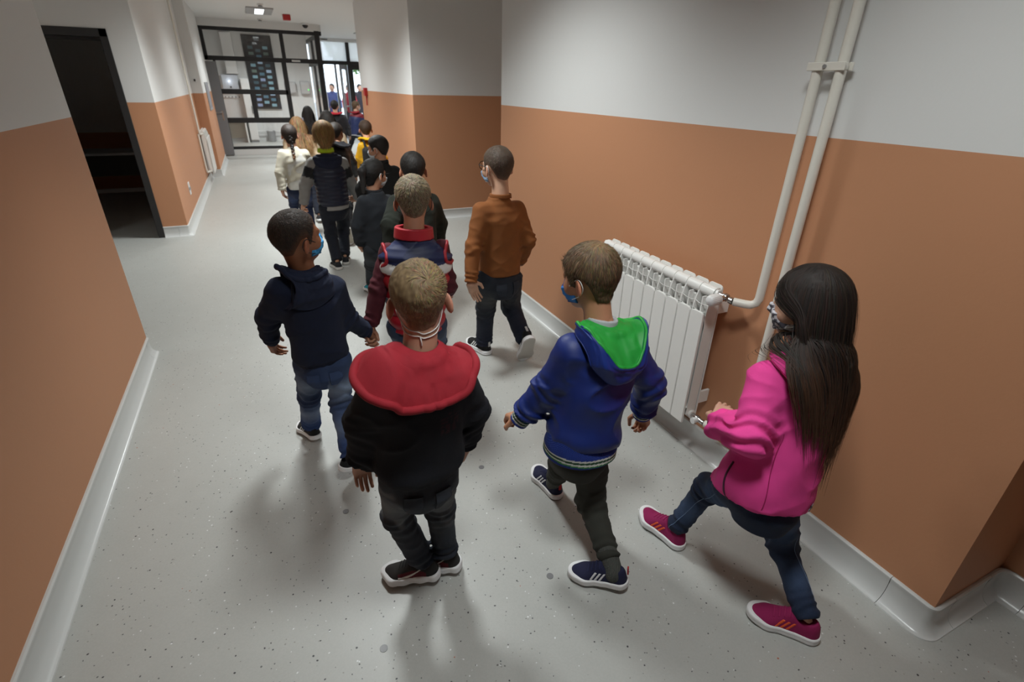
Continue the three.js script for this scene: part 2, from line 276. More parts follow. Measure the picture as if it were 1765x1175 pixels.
{
  const xw = 1.726;
  // front towards -x (corridor): local +x runs along -z ... turn so that +z(local) = -x(world), +x(local) = -z... 
  const z1 = -1.43, n = 10;
  const t = radiator('white sectional aluminium radiator mounted on the orange wall beside the blue jacket', [xw - 0.066, 0.18, z1], 0, n);
  t.rotation.y = -PI / 2; t.position.z = z1 - n * 0.08;
  const w = n * 0.08;       // local end nearest the camera is x = n * w
  [[w + 0.006, 0.662, 0.034], [-0.006, 0.662, 0.034], [-0.006, 0.06, 0.04], [w + 0.006, 0.06, 0.04]].forEach(e => put('end_plug', metreUV(cyl(...e, 0.021, 0.021, 0.012, 6, 'x')), M.enamel, t));
  const valve = put('valve', [cyl(w + 0.028, 0.662, 0.034, 0.012, 0.012, 0.04, 14, 'x'), cyl(w + 0.045, 0.662, 0.034, 0.0165, 0.0165, 0.02, 6, 'x'), cyl(w + 0.045, 0.66, 0.058, 0.013, 0.013, 0.03, 14, 'z'), cyl(w + 0.072, 0.657, 0.03, 0.014, 0.014, 0.018, 6, 'x')].map(metreUV), M.chrome, t, 'chrome valve body');
  { // ribbed thermostat head pointing out from the wall
    const pts = [[0.012, 0], [0.0215, 0.004], [0.0225, 0.018], [0.0228, 0.044], [0.0205, 0.056], [0.014, 0.0625], [0, 0.064]].map(a => new THREE.Vector2(...a));
    const g = new THREE.LatheGeometry(pts, 64), p = g.attributes.position;
    for (let i = 0; i < p.count; i++) { const a = Math.atan2(p.getZ(i), p.getX(i)), k = p.getY(i) > 0.012 && p.getY(i) < 0.058 ? 1 + 0.05 * (cos(a * 20) > 0 ? 1 : -0.4) : 1; p.setX(i, p.getX(i) * k); p.setZ(i, p.getZ(i) * k); }
    g.rotateX(PI / 2); g.rotateY(0.1); g.translate(w + 0.045, 0.662, 0.07); g.computeVertexNormals();
    put('thermostat_head', g, M.whitePlastic, t);
  }
  put('valve', [cyl(w + 0.025, 0.06, 0.04, 0.011, 0.011, 0.04, 12, 'x'), cyl(w + 0.045, 0.06, 0.04, 0.015, 0.015, 0.018, 6, 'x'), cyl(w + 0.07, 0.06, 0.04, 0.012, 0.012, 0.03, 12, 'x')].map(metreUV), M.chrome, t, 'chrome return valve body');
  put('cap', [cyl(w + 0.05, 0.06, 0.062, 0.0145, 0.0125, 0.028, 14, 'z')].map(metreUV), M.whitePlastic, t);
  for (const y of [0.1, 0.56]) put('wall_bracket', box(w - 0.02, w - 0.008, y, y + 0.065, -0.06, 0.02, 0.002), M.enamel, t);
  const px = xw - 0.05;
  tag(put('heating_pipe', pipePath([[px, CEIL - 0.002, -1.272], [px, 0.838, -1.268], [1.628, 0.838, -1.345]], 0.04, 0.0165), M.cream, scene), 'white heating pipe bending into the thermostat valve at the radiator top', 'heating pipe');
  tag(put('heating_pipe', pipePath([[px, CEIL - 0.002, -1.193], [px, 0.243, -1.186], [1.622, 0.24, -1.342]], 0.04, 0.0165), M.cream, scene), 'white heating pipe running down to the lower radiator valve behind the pink jacket', 'heating pipe');
  const c = thing('pipe_bracket', 'white double bracket holding the two heating pipes to the wall', 'pipe bracket', [px, 1.675, -1.23]);
  put('clamp', [box(-0.022, -0.017, -0.012, 0.012, -0.066, 0.064, 0.002), box(0.017, 0.022, -0.012, 0.012, -0.066, 0.064, 0.002), new THREE.TorusGeometry(0.0192, 0.002, 8, 24).scale(1, 1, 6).rotateX(PI / 2).translate(0, 0, -0.041), new THREE.TorusGeometry(0.0192, 0.002, 8, 24).scale(1, 1, 6).rotateX(PI / 2).translate(0, 0, 0.037)].map(metreUV), M.cream, c);
  put('screw', cyl(-0.024, 0, -0.002, 0.006, 0.006, 0.006, 12, 'x'), M.steel, c);
  put('stand_off', cyl(0.034, 0, -0.002, 0.006, 0.006, 0.03, 10, 'x'), M.steel, c);
}
{ // small radiator on the far left wall
  const x0 = -0.905, t = radiator('small white radiator low on the far left wall before the grey door', [x0 + 0.035, 0.15, -10.24], PI / 2, 8);
  tag(put('heating_pipe', pipePath([[x0 + 0.04, CEIL - 0.002, -10.1], [x0 + 0.04, 0.79, -10.1], [x0 + 0.068, 0.79, -10.23]], 0.04, 0.015), M.cream, scene), 'white heating pipe down the far left wall to the small radiator', 'heating pipe');
  tag(put('heating_pipe', pipePath([[x0 + 0.025, 0.8, -10.06], [x0 + 0.025, 0.21, -10.06], [x0 + 0.075, 0.21, -10.23]], 0.04, 0.015), M.cream, scene), 'short white return pipe curling under the small far radiator', 'heating pipe');
}
// small grey discs set into the floor
[[0.08, -1.06, 'small grey disc set in the floor, nearest the camera'], [0.69, -1.08, "small grey disc set in the floor behind the blue jacket boy's feet"], [0.06, -1.7, "small grey disc set in the floor behind the navy hoodie boy"], [0.68, -1.73, "small grey disc set in the floor between the red-hooded and blue-jacketed boys"]].forEach(([x, z, l]) =>
  tag(put('floor_disc', cyl(x, 0.0008, z, 0.0125, 0.0125, 0.0016, 28), std(new THREE.Color(0.2, 0.2, 0.205), 0.4), scene), l, 'floor disc'));

// ---------------------------------------------------------------- small fittings
{
  const t = thing('fire_call_point', 'red fire alarm box on the right wall with a short red tab below', 'fire alarm', [1.732, 1.46, -9.4]);
  put('case', box(-0.05, 0, -0.06, 0.06, -0.06, 0.06, 0.006), M.redPlastic, t); put('tab', box(-0.03, -0.012, -0.2, -0.06, 0.012, 0.034, 0.003), M.redPlastic, t);
  const s = thing('alarm_siren', 'small red alarm sounder on the ceiling beside the lit lamp', 'alarm', [0.89, CEIL, -12.5]);
  put('case', box(-0.07, 0.07, -0.1, 0, -0.07, 0.07, 0.012), M.redPlastic, s); put('base', cyl(0, -0.01, 0, 0.055, 0.06, 0.02, 24), M.redPlastic, s);
  const d = thing('dome_camera', 'white dome security camera with a dark lens on the ceiling', 'camera', [1.36, CEIL, -14.0]);
  put('base', cyl(0, -0.02, 0, 0.075, 0.08, 0.04, 24), M.whitePlastic, d); put('dome', new THREE.SphereGeometry(0.062, 24, 12, 0, PI * 2, PI / 2, PI / 2).translate(0, -0.04, 0), M.black, d);
  [['small white smoke detector on the ceiling behind the lit lamp', 0.44, -13.7], ['small white smoke detector on the ceiling before the lit lamp', 0.4, -11.1]].forEach(([l, x, z]) => { const q = thing('smoke_detector', l, 'smoke detector', [x, CEIL, z]); put('base', cyl(0, -0.012, 0, 0.05, 0.055, 0.024, 20), M.whitePlastic, q); put('sensor_cap', cyl(0, -0.034, 0, 0.03, 0.04, 0.02, 20), M.greyPlastic, q); });
  const o = thing('wall_socket', 'white double socket low on the far left orange wall', 'wall socket', [-0.905, 0.37, -7.6]);
  put('plate', box(0, 0.01, -0.075, 0.075, -0.05, 0.05, 0.004), M.whitePlastic, o); for (const z of [0.035, -0.035]) put('socket', cyl(0.011, 0, z, 0.021, 0.021, 0.004, 18, 'x'), M.greyPlastic, o);
  const sw = thing('wall_switch', 'small dark switch on the white pilaster above the small radiator', 'switch', [-0.83, 1.57, -11.08]);
  put('plate', box(-0.03, 0.03, -0.03, 0.03, 0, 0.012, 0.004), M.whitePlastic, sw); put('rocker', box(-0.014, 0.014, -0.018, 0.018, 0.012, 0.02, 0.003), M.dark, sw);
  const n = thing('notice_board', 'narrow grey notice holder on the pilaster edge by the grey door', 'notice', [-0.745, 1.3, -12.2]);
  put('backing', box(0, 0.012, -0.24, 0.24, -0.4, 0.4, 0.004), M.steel, n); put('sheet', box(0.012, 0.015, -0.2, 0.2, -0.34, 0.34), std(new THREE.Color(0.25, 0.24, 0.26), 0.6), n);
  const du = thing('cable_duct', 'white boxed cable duct down the wall at the top of the glazing', 'cable duct', [-0.84, 2.42, -14.1]);
  put('duct', box(-0.05, 0.05, -0.33, 0.3, -0.06, 0.06, 0.008), M.whitePlastic, du); put('end_cap', box(-0.055, 0.055, -0.35, -0.33, -0.065, 0.065, 0.004), M.greyPlastic, du);
}

// ---------------------------------------------------------------- glazed partition, the room behind it
const ZG = -14.2;
{
  const g = structGroup('window_1'), d = 0.04, bar = (x0, x1, y0, y1, dz = d) => box(x0, x1, y0, y1, ZG - dz, ZG + dz, 0.004);
  const F = [bar(-0.78, 1.56, 2.53, 2.6), bar(-0.78, -0.71, 1.96, 2.53), bar(-0.78, 1.56, 1.96, 2.05), bar(0.79, 0.87, 2.05, 2.53), bar(0.75, 0.85, 0.7, 1.96), bar(-0.6, 0.8, 1.3, 1.4), bar(-0.6, 0.8, 0.7, 0.81), bar(-0.02, 0.08, 0.81, 1.3), bar(-0.62, 1.56, 0.13, 0.19), bar(-0.63, -0.58, 0.13, 1.96), bar(1.54, 1.65, 0, 2.62, 0.055)];
  F.forEach(q => put('window_frame', q, M.black, g));
  const P = [[-0.71, 0.79, 2.05, 2.53], [0.87, 1.54, 2.05, 2.53], [-0.58, 0.75, 1.4, 1.96], [-0.58, -0.02, 0.81, 1.3], [0.08, 0.75, 0.81, 1.3], [-0.58, 0.85, 0.19, 0.7], [0.85, 1.54, 0.19, 1.96]];
  P.forEach(p => put('pane', box(p[0], p[1], p[2], p[3], ZG - 0.004, ZG + 0.004), M.glass, g));
  put('window_sill', box(-0.93, 1.65, 0, 0.13, ZG - 0.05, ZG + 0.06), M.white, g);
  put('window_frame', box(0.98, 1.16, 1.985, 2.02, ZG + 0.04, ZG + 0.05, 0.002), M.whitePlastic, g);       // pale closer plate on the transom
  put('plaster', box(-0.93, -0.78, 1.96, 2.62, ZG - 0.05, ZG + 0.05), M.white, g);
  put('plaster', box(-0.93, 1.65, 2.6, CEIL, ZG - 0.05, ZG + 0.05), M.white, g);
  // return side of the glazed room, running back to the exit wall
  const xr = 1.68, rb = (z0, z1, y0, y1) => box(xr - 0.03, xr + 0.03, y0, y1, z0, z1, 0.004);
  const g2 = structGroup('window_2');
  [rb(-18.1, ZG - 0.05, 2.54, 2.62), rb(-16.3, -16.2, 0, 2.54), rb(-18.1, -18.0, 0, 2.54), rb(-18.0, ZG - 0.05, 0, 0.12), rb(-18.0, ZG - 0.05, 1.96, 2.04)].forEach(q => put('window_frame', q, M.black, g2));
  [[-16.2, ZG - 0.05, 0.12, 1.96], [-18.0, -16.3, 0.12, 1.96], [-16.2, ZG - 0.05, 2.04, 2.54], [-18.0, -16.3, 2.04, 2.54]].forEach(p => put('pane', box(xr - 0.004, xr + 0.004, p[2], p[3], p[0], p[1]), M.glass, g2));
  put('plaster', box(xr - 0.03, xr + 0.03, 2.62, CEIL, -18.1, ZG - 0.05), M.white, g2);
  struct('wall_glazed_room', [box(-0.93, 1.65, 0, CEIL, -17.6, -17.4)], M.white);
  // grey door leaf
  const dr = structGroup('door_1');
  put('door', box(-0.93, -0.585, 0.02, 1.94, ZG + 0.06, ZG + 0.105, 0.004), M.greyDoor, dr);
  put('handle', [cyl(-0.655, 0.93, ZG + 0.125, 0.009, 0.009, 0.05, 12, 'z'), tube([[-0.655, 0.93, ZG + 0.15], [-0.7, 0.93, ZG + 0.155], [-0.78, 0.925, ZG + 0.15]], 0.009), box(-0.672, -0.638, 0.76, 0.96, ZG + 0.105, ZG + 0.111, 0.003)].map(metreUV), M.chrome, dr);
}
{ // framed board of small photo cards on the back wall
  const zb = -17.4, t = thing('photo_board', 'tall dark board with rows of small pale photo cards behind the glass', 'photo board', [0.375, 0.88, zb]);
  put('panel', box(-0.34, 0.34, 0, 1.78, 0, 0.025), std(new THREE.Color(0.025, 0.023, 0.026), 0.4), t);
  [[-0.365, -0.335, -0.02, 1.8], [0.335, 0.365, -0.02, 1.8], [-0.335, 0.335, -0.02, 0.012], [-0.335, 0.335, 1.77, 1.8]].forEach(q => put('frame', box(...q, 0, 0.045, 0.004), M.dark, t));
  const R = rng(5), mats = ['#5d7f92', '#89aebc', '#a9c3dd', '#6d7f78', '#4f6670', '#93a3c4'].map(c => std(c, 0.35));
  put('title_plate', box(-0.06, 0.06, 1.66, 1.7, 0.025, 0.03), std('#707a80', 0.4), t);
  for (let r = 0; r < 11; r++) for (let c = 0; c < 3; c++) {
    const x = (c - 1) * 0.185, y = 1.5 - r * 0.142 - (c === 1 ? 0.07 : 0); if (y < 0.05) continue;
    put('photo_card', box(x - 0.062, x + 0.062, y - 0.036, y + 0.036, 0.025, 0.033), mats[floor(R() * 6)], t);
  }
}
{
  const zb = -17.4;
  const a = thing('wall_cabinet', 'white wall cabinet with a bright lit lamp on its front, behind the glass', 'cabinet', [-0.46, 1.35, zb]);
  put('case', box(-0.2, 0.2, 0, 0.36, 0, 0.16, 0.006), std(new THREE.Color(0.5, 0.53, 0.57), 0.4), a);
  put('door', box(-0.19, 0.19, 0.01, 0.35, 0.16, 0.17, 0.003), std(new THREE.Color(0.55, 0.58, 0.63), 0.3), a);
  put('indicator_lamp', cyl(-0.02, 0.2, 0.185, 0.016, 0.016, 0.03, 20, 'z'), new THREE.MeshStandardMaterial({ color: 0xffffff, emissive: new THREE.Color(0.8, 0.9, 1), emissiveIntensity: 3 }), a);
  put('knob', cyl(0.0, 0.06, 0.18, 0.02, 0.02, 0.02, 16, 'z'), M.dark, a);
  const L = new THREE.PointLight(new THREE.Color(0.85, 0.92, 1), 0.02); L.position.set(-0.48, 1.55, zb + 0.24); L.name = 'indicator_light'; scene.add(L);
  const sh = thing('ventilation_shaft', 'white boxed shaft hanging above the lit wall cabinet', 'shaft', [-0.36, 1.75, zb]);
  put('duct', box(-0.13, 0.13, 0, 0.95, 0, 0.2, 0.006), M.whitePlastic, sh); put('flange', box(-0.145, 0.145, -0.02, 0.01, 0, 0.215, 0.004), M.whitePlastic, sh);
  const c = thing('tall_cabinet', 'tall narrow white cabinet standing against the back wall left of the photo board', 'cabinet', [-0.06, 0, zb]);
  put('case', box(-0.15, 0.06, 0.06, 1.62, 0, 0.3, 0.006), M.whitePlastic, c); put('door', box(-0.14, 0.05, 0.08, 1.6, 0.3, 0.315, 0.004), M.whitePlastic, c); put('handle', box(0.015, 0.03, 0.75, 0.95, 0.315, 0.34, 0.003), M.dark, c); put('plinth', box(-0.14, 0.05, 0, 0.06, 0.02, 0.28), M.greyPlastic, c);
  const h = thing('coat_rail', 'white rail with a row of dark coat hooks behind the glass', 'coat hooks', [-0.48, 1.16, zb]);
  put('rail', box(-0.22, 0.22, -0.03, 0.03, 0, 0.02, 0.003), M.whitePlastic, h);
  for (let i = 0; i < 5; i++) put('hook', [cyl(-0.17 + i * 0.085, 0, 0.03, 0.007, 0.007, 0.03, 8, 'z'), new THREE.SphereGeometry(0.014, 10, 8).translate(-0.17 + i * 0.085, 0, 0.05)].map(metreUV), M.dark, h);
  const b = thing('bench', 'pale slatted bench under the coat hooks behind the glass', 'bench', [-0.5, 0, zb + 0.02]);
  for (let i = 0; i < 5; i++) put('slat', box(-0.32, 0.26, 0.62, 0.645, 0.05 + i * 0.07, 0.1 + i * 0.07, 0.004), M.whitePlastic, b);
  for (const x of [-0.28, 0.22]) put('leg', box(x - 0.02, x + 0.02, 0, 0.62, 0.06, 0.36, 0.004), M.whitePlastic, b);
  put('back_panel', box(-0.32, 0.26, 0.1, 0.6, 0.0, 0.03), std(new THREE.Color(0.42, 0.38, 0.31), 0.6), b);
  const w = thing('waste_bin', 'grey tapered waste bin on the floor behind the glass', 'waste bin', [0.34, 0, zb + 0.16]);
  const bin = new THREE.LatheGeometry([[0.0, 0.004], [0.085, 0.004], [0.09, 0.012], [0.115, 0.27], [0.122, 0.275], [0.122, 0.285], [0.112, 0.285], [0.082, 0.02], [0, 0.02]].map(a => new THREE.Vector2(...a)), 28);
  put('bucket', bin, M.greyPlastic, w); put('rim', new THREE.TorusGeometry(0.12, 0.006, 8, 28).rotateX(PI / 2).translate(0, 0.285, 0), M.steel, w);
  [['grey meter box on the back wall near the waste bin', 1.05, 0.15, 0.15, false], ['grey wall box with a small green light on the back wall', 1.45, 0.13, 0.17, true]].forEach(([l, x, hw, hh, led]) => {
    const q = thing('wall_box', l, 'wall box', [x, 1.42, zb]);
    put('case', box(-hw, hw, -hh, hh, 0, 0.1, 0.008), std(new THREE.Color(0.42, 0.42, 0.43), 0.45), q); put('lid', box(-hw + 0.02, hw - 0.02, -hh + 0.02, hh - 0.02, 0.1, 0.112, 0.004), std(new THREE.Color(0.5, 0.5, 0.5), 0.4), q);
    if (led) put('green_light', cyl(0.08, -0.05, 0.116, 0.016, 0.016, 0.014, 12, 'z'), new THREE.MeshStandardMaterial({ color: 0x0a200a, emissive: new THREE.Color(0.1, 1, 0.15), emissiveIntensity: 1.6 }), q);
  });
  [0.2, 0.28].forEach((y, i) => tag(put('wall_pipe', tube([[-0.2, y, zb + 0.05], [1.6, y, zb + 0.05]], 0.012, 10), M.whitePlastic, scene), i ? 'upper thin white pipe along the foot of the back wall behind the glass' : 'lower thin white pipe along the foot of the back wall behind the glass', 'pipe'));
}

// ---------------------------------------------------------------- exit doors and the yard outside
const ZE = -18.2;
{
  const g = structGroup('door_3'), d = 0.045, bar = (x0, x1, y0, y1, m = M.black) => put('door_frame', box(x0, x1, y0, y1, ZE - d, ZE + d, 0.004), m, g);
  bar(1.7, 5.2, 2.66, 2.75, M.white);
  bar(1.72, 2.34, 2.69, 2.73); bar(2.83, 2.93, 2.12, 2.66); bar(2.83, 2.93, 0, 2.06); bar(1.98, 2.08, 0, 2.66); bar(1.98, 4.3, 2.06, 2.16); bar(4.2, 4.3, 0, 2.66);
  const pane = (x0, x1, y0, y1) => put('pane', box(x0, x1, y0, y1, ZE - 0.005, ZE + 0.005), M.glass, g);
  // frosted white fanlights
  const frost = new THREE.MeshPhysicalMaterial({ color: 0xffffff, roughness: 0.6, transmission: 0.5, thickness: 0 });
  put('pane', box(2.08, 2.83, 2.16, 2.66, ZE - 0.005, ZE + 0.005), frost, g); put('pane', box(2.93, 4.2, 2.16, 2.66, ZE - 0.005, ZE + 0.005), frost, g);
  pane(2.08, 2.44, 0.1, 2.06); bar(2.08, 2.83, 0, 0.1); bar(2.44, 2.5, 0.1, 2.06, M.greyDoor);
  bar(2.93, 4.2, 1.94, 2.06); bar(2.93, 4.2, 0, 0.12); pane(2.98, 3.5, 0.12, 1.94); bar(3.5, 3.6, 0.12, 1.94); pane(3.6, 4.2, 0.12, 1.94); bar(2.93, 2.98, 0.12, 1.94);
  // open leaf swung inwards, seen nearly edge on
  const o = new THREE.Group(); o.name = 'door'; o.position.set(2.8, 0, ZE + 0.02); o.rotation.y = 1.15; g.add(o);
  const lf = (n, x0, x1, y0, y1, m, t = 0.022) => put(n, box(x0, x1, y0, y1, -t, t, 0.003), m, o);
  lf('door_frame', -0.09, 0, 0.02, 2.05, M.greyDoor); lf('door_frame', -0.72, -0.6, 0.02, 2.05, M.greyDoor); lf('door_frame', -0.6, -0.09, 1.93, 2.05, M.greyDoor); lf('door_frame', -0.6, -0.09, 0.02, 0.16, M.greyDoor); lf('door_frame', -0.6, -0.09, 0.9, 0.94, M.greyDoor);
  lf('pane', -0.6, -0.09, 0.94, 1.93, M.glass, 0.004); lf('pane', -0.6, -0.09, 0.16, 0.9, M.glass, 0.004);
  put('handle', tube([[-0.66, 0.8, 0.06], [-0.66, 1.3, 0.06]], 0.014, 10), M.chrome, o);
  wall('wall_exit', [[4.3, 5.4, ZE - 0.1, ZE + 0.05], [1.65, 1.98, ZE - 0.1, ZE + 0.05]], 1.2);
  struct('ground', box(-12, 25, -0.25, -0.03, -50, ZE - 0.1), std(new THREE.Color(0.42, 0.42, 0.41), 0.9));
}
// ---------------------------------------------------------------- signed-distance modelling for bodies and clothes
const vadd = (a, b, k = 1) => [a[0] + b[0] * k, a[1] + b[1] * k, a[2] + b[2] * k];
const vsub = (a, b) => [a[0] - b[0], a[1] - b[1], a[2] - b[2]];
const vdot = (a, b) => a[0] * b[0] + a[1] * b[1] + a[2] * b[2];
const vcross = (a, b) => [a[1] * b[2] - a[2] * b[1], a[2] * b[0] - a[0] * b[2], a[0] * b[1] - a[1] * b[0]];
const vlen = a => Math.hypot(a[0], a[1], a[2]);
const vnorm = a => { const l = vlen(a) || 1; return [a[0] / l, a[1] / l, a[2] / l]; };
const vmix = (a, b, t) => [mix(a[0], b[0], t), mix(a[1], b[1], t), mix(a[2], b[2], t)];
const smin = (a, b, k) => { const h = max(k - abs(a - b), 0) / k; return min(a, b) - h * h * k * 0.25; };
const smax = (a, b, k) => -smin(-a, -b, k);
function capsule(a, b, ra, rb) {
  const dx = b[0] - a[0], dy = b[1] - a[1], dz = b[2] - a[2], l2 = dx * dx + dy * dy + dz * dz + 1e-12;
  return (x, y, z) => { const px = x - a[0], py = y - a[1], pz = z - a[2], t = clamp((px * dx + py * dy + pz * dz) / l2, 0, 1); const qx = px - dx * t, qy = py - dy * t, qz = pz - dz * t; return sqrt(qx * qx + qy * qy + qz * qz) - (ra + (rb - ra) * t); };
}
function ellip(x, y, z, rx, ry, rz) { const k0 = sqrt(x * x / (rx * rx) + y * y / (ry * ry) + z * z / (rz * rz)), k1 = sqrt(x * x / (rx ** 4) + y * y / (ry ** 4) + z * z / (rz ** 4)); return k1 < 1e-9 ? -min(rx, ry, rz) : k0 * (k0 - 1) / k1; }
// surface nets over a grid; blocks far from the surface are skipped
function net(sdf, lo, hi, h, color) {
  const nx = Math.ceil((hi[0] - lo[0]) / h / 4) * 4 + 1, ny = Math.ceil((hi[1] - lo[1]) / h / 4) * 4 + 1, nz = Math.ceil((hi[2] - lo[2]) / h / 4) * 4 + 1;
  const F = new Float32Array(nx * ny * nz).fill(1), sx = 1, sy = nx, sz = nx * ny, skip = 4 * h * 0.87 * 1.9;
  for (let k = 0; k < nz; k += 4) for (let j = 0; j < ny; j += 4) for (let i = 0; i < nx; i += 4) {
    const d = sdf(lo[0] + (i + 1.5) * h, lo[1] + (j + 1.5) * h, lo[2] + (k + 1.5) * h), far = abs(d) > skip;
    const I = min(i + 4, nx), Jn = min(j + 4, ny), K = min(k + 4, nz);
    for (let c = k; c < K; c++) for (let b = j; b < Jn; b++) for (let a = i; a < I; a++) F[a + b * sy + c * sz] = far ? d : sdf(lo[0] + a * h, lo[1] + b * h, lo[2] + c * h);
  }
  const id = new Int32Array(nx * ny * nz).fill(-1), pos = [], idx = [];
  const cx = [0, 1, 0, 1, 0, 1, 0, 1], cy = [0, 0, 1, 1, 0, 0, 1, 1], cz = [0, 0, 0, 0, 1, 1, 1, 1];
  const E = [[0, 1], [2, 3], [4, 5], [6, 7], [0, 2], [1, 3], [4, 6], [5, 7], [0, 4], [1, 5], [2, 6], [3, 7]], v = new Float32Array(8);
  for (let k = 0; k < nz - 1; k++) for (let j = 0; j < ny - 1; j++) for (let i = 0; i < nx - 1; i++) {
    const o = i + j * sy + k * sz; let m = 0;
    for (let c = 0; c < 8; c++) { v[c] = F[o + cx[c] + cy[c] * sy + cz[c] * sz]; if (v[c] < 0) m |= 1 << c; }
    if (m === 0 || m === 255) continue;
    let X = 0, Y = 0, Z = 0, n = 0;
    for (const [a, b] of E) if ((v[a] < 0) !== (v[b] < 0)) { const t = v[a] / (v[a] - v[b]); X += cx[a] + (cx[b] - cx[a]) * t; Y += cy[a] + (cy[b] - cy[a]) * t; Z += cz[a] + (cz[b] - cz[a]) * t; n++; }
    id[o] = pos.length / 3; pos.push(lo[0] + (i + X / n) * h, lo[1] + (j + Y / n) * h, lo[2] + (k + Z / n) * h);
  }
  const quad = (a, b, c, d, flip) => { if (a < 0 || b < 0 || c < 0 || d < 0) return; if (flip) idx.push(a, c, b, a, d, c); else idx.push(a, b, c, a, c, d); };
  for (let k = 1; k < nz - 1; k++) for (let j = 1; j < ny - 1; j++) for (let i = 1; i < nx - 1; i++) {
    const o = i + j * sy + k * sz, s = F[o] < 0;
    if (s !== F[o + 1] < 0) quad(id[o - sy - sz], id[o - sz], id[o], id[o - sy], !s);
    if (s !== F[o + sy] < 0) quad(id[o - 1 - sz], id[o - 1], id[o], id[o - sz], !s);
    if (s !== F[o + sz] < 0) quad(id[o - 1 - sy], id[o - sy], id[o], id[o - 1], !s);
  }
  const g = new THREE.BufferGeometry(); g.setAttribute('position', new THREE.Float32BufferAttribute(pos, 3)); g.setIndex(idx); g.computeVertexNormals();
  return finish(g, color);
}
function finish(g, color) {      // vertex colours and uv in metres
  const p = g.attributes.position, n = g.attributes.normal, c = new Float32Array(p.count * 3), uv = new Float32Array(p.count * 2);
  for (let i = 0; i < p.count; i++) {
    const x = p.getX(i), y = p.getY(i), z = p.getZ(i); uv[2 * i] = x * 0.83 + z * 0.61; uv[2 * i + 1] = y + z * 0.2;
    if (color) c.set(typeof color === 'function' ? color(x, y, z, n.getX(i), n.getY(i), n.getZ(i)) : color, 3 * i);
  }
  g.setAttribute('uv', new THREE.BufferAttribute(uv, 2)); if (color) g.setAttribute('color', new THREE.BufferAttribute(c, 3)); return g;
}
const bounds = (pts, m) => [[0, 1, 2].map(i => min(...pts.map(p => p[i])) - m), [0, 1, 2].map(i => max(...pts.map(p => p[i])) + m)];
const grad = (f, p, e = 0.003) => vnorm([f(p[0] + e, p[1], p[2]) - f(p[0] - e, p[1], p[2]), f(p[0], p[1] + e, p[2]) - f(p[0], p[1] - e, p[2]), f(p[0], p[1], p[2] + e) - f(p[0], p[1], p[2] - e)]);
function settle(f, p, off, n = 5) { for (let i = 0; i < n; i++) p = vadd(p, grad(f, p), -(f(...p) - off) * 0.85); return p; }
// thick cloth patch laid over a field: curve(u, s) is the guess, off(u, s) the lift
function drape(f, curve, off, nu, nv, thick, color) {
  const top = [], pos = [], idx = [];
  for (let i = 0; i <= nu; i++) for (let j = 0; j <= nv; j++) { const u = i / nu * 2 - 1, s = j / nv; top.push(settle(f, curve(u, s), off(u, s))); }
  const W = nv + 1;
  top.forEach(p => pos.push(...p)); top.forEach(p => pos.push(...vadd(p, grad(f, p), -thick)));
  const o = top.length;
  for (let i = 0; i < nu; i++) for (let j = 0; j < nv; j++) { const a = i * W + j, b = a + W; idx.push(a, b, b + 1, a, b + 1, a + 1, o + a, o + b + 1, o + b, o + a, o + a + 1, o + b + 1); }
  const edge = (a, b) => idx.push(a, b, o + b, a, o + b, o + a);
  for (let i = 0; i < nu; i++) { edge(i * W, (i + 1) * W); edge((i + 1) * W + nv, i * W + nv); }
  for (let j = 0; j < nv; j++) { edge(j + 1, j); edge(nu * W + j, nu * W + j + 1); }
  const g = new THREE.BufferGeometry(); g.setAttribute('position', new THREE.Float32BufferAttribute(pos, 3)); g.setIndex(idx); g.computeVertexNormals();
  return { geo: finish(g, color), top, W, rim: s => { const j = Math.round(s * nv); return Array.from({ length: nu + 1 }, (_, i) => top[i * W + j]); } };
}

// ---------------------------------------------------------------- materials for people
const vc = (roughness, o = {}) => new THREE.MeshStandardMaterial({ color: 0xffffff, vertexColors: true, roughness, ...o });
const MP = {
  skin: new THREE.MeshPhysicalMaterial({ color: 0xffffff, vertexColors: true, roughness: 0.55, sheen: 0.15, sheenRoughness: 0.5 }),
  hair: vc(0.68), cloth: vc(0.86, { bumpMap: weave, bumpScale: 0.0007 }), nylon: vc(0.5, { bumpMap: weave, bumpScale: 0.0003 }), fleece: vc(0.95, { bumpMap: twill, bumpScale: 0.001 }), knit: vc(0.95, { bumpMap: knitBump, bumpScale: 0.003 }),
  denim: vc(0.88, { map: denimTex, bumpMap: twill, bumpScale: 0.0008 }), rubber: vc(0.55), mask: vc(0.8, { bumpMap: weave, bumpScale: 0.0004 }),
  eye: std(new THREE.Color(0.7, 0.68, 0.66), 0.2), cord: std(new THREE.Color(0.72, 0.72, 0.7), 0.7), darkCord: std(new THREE.Color(0.02, 0.02, 0.025), 0.7), metal: M.steel,
};
const UPW = [0, 1, 0];
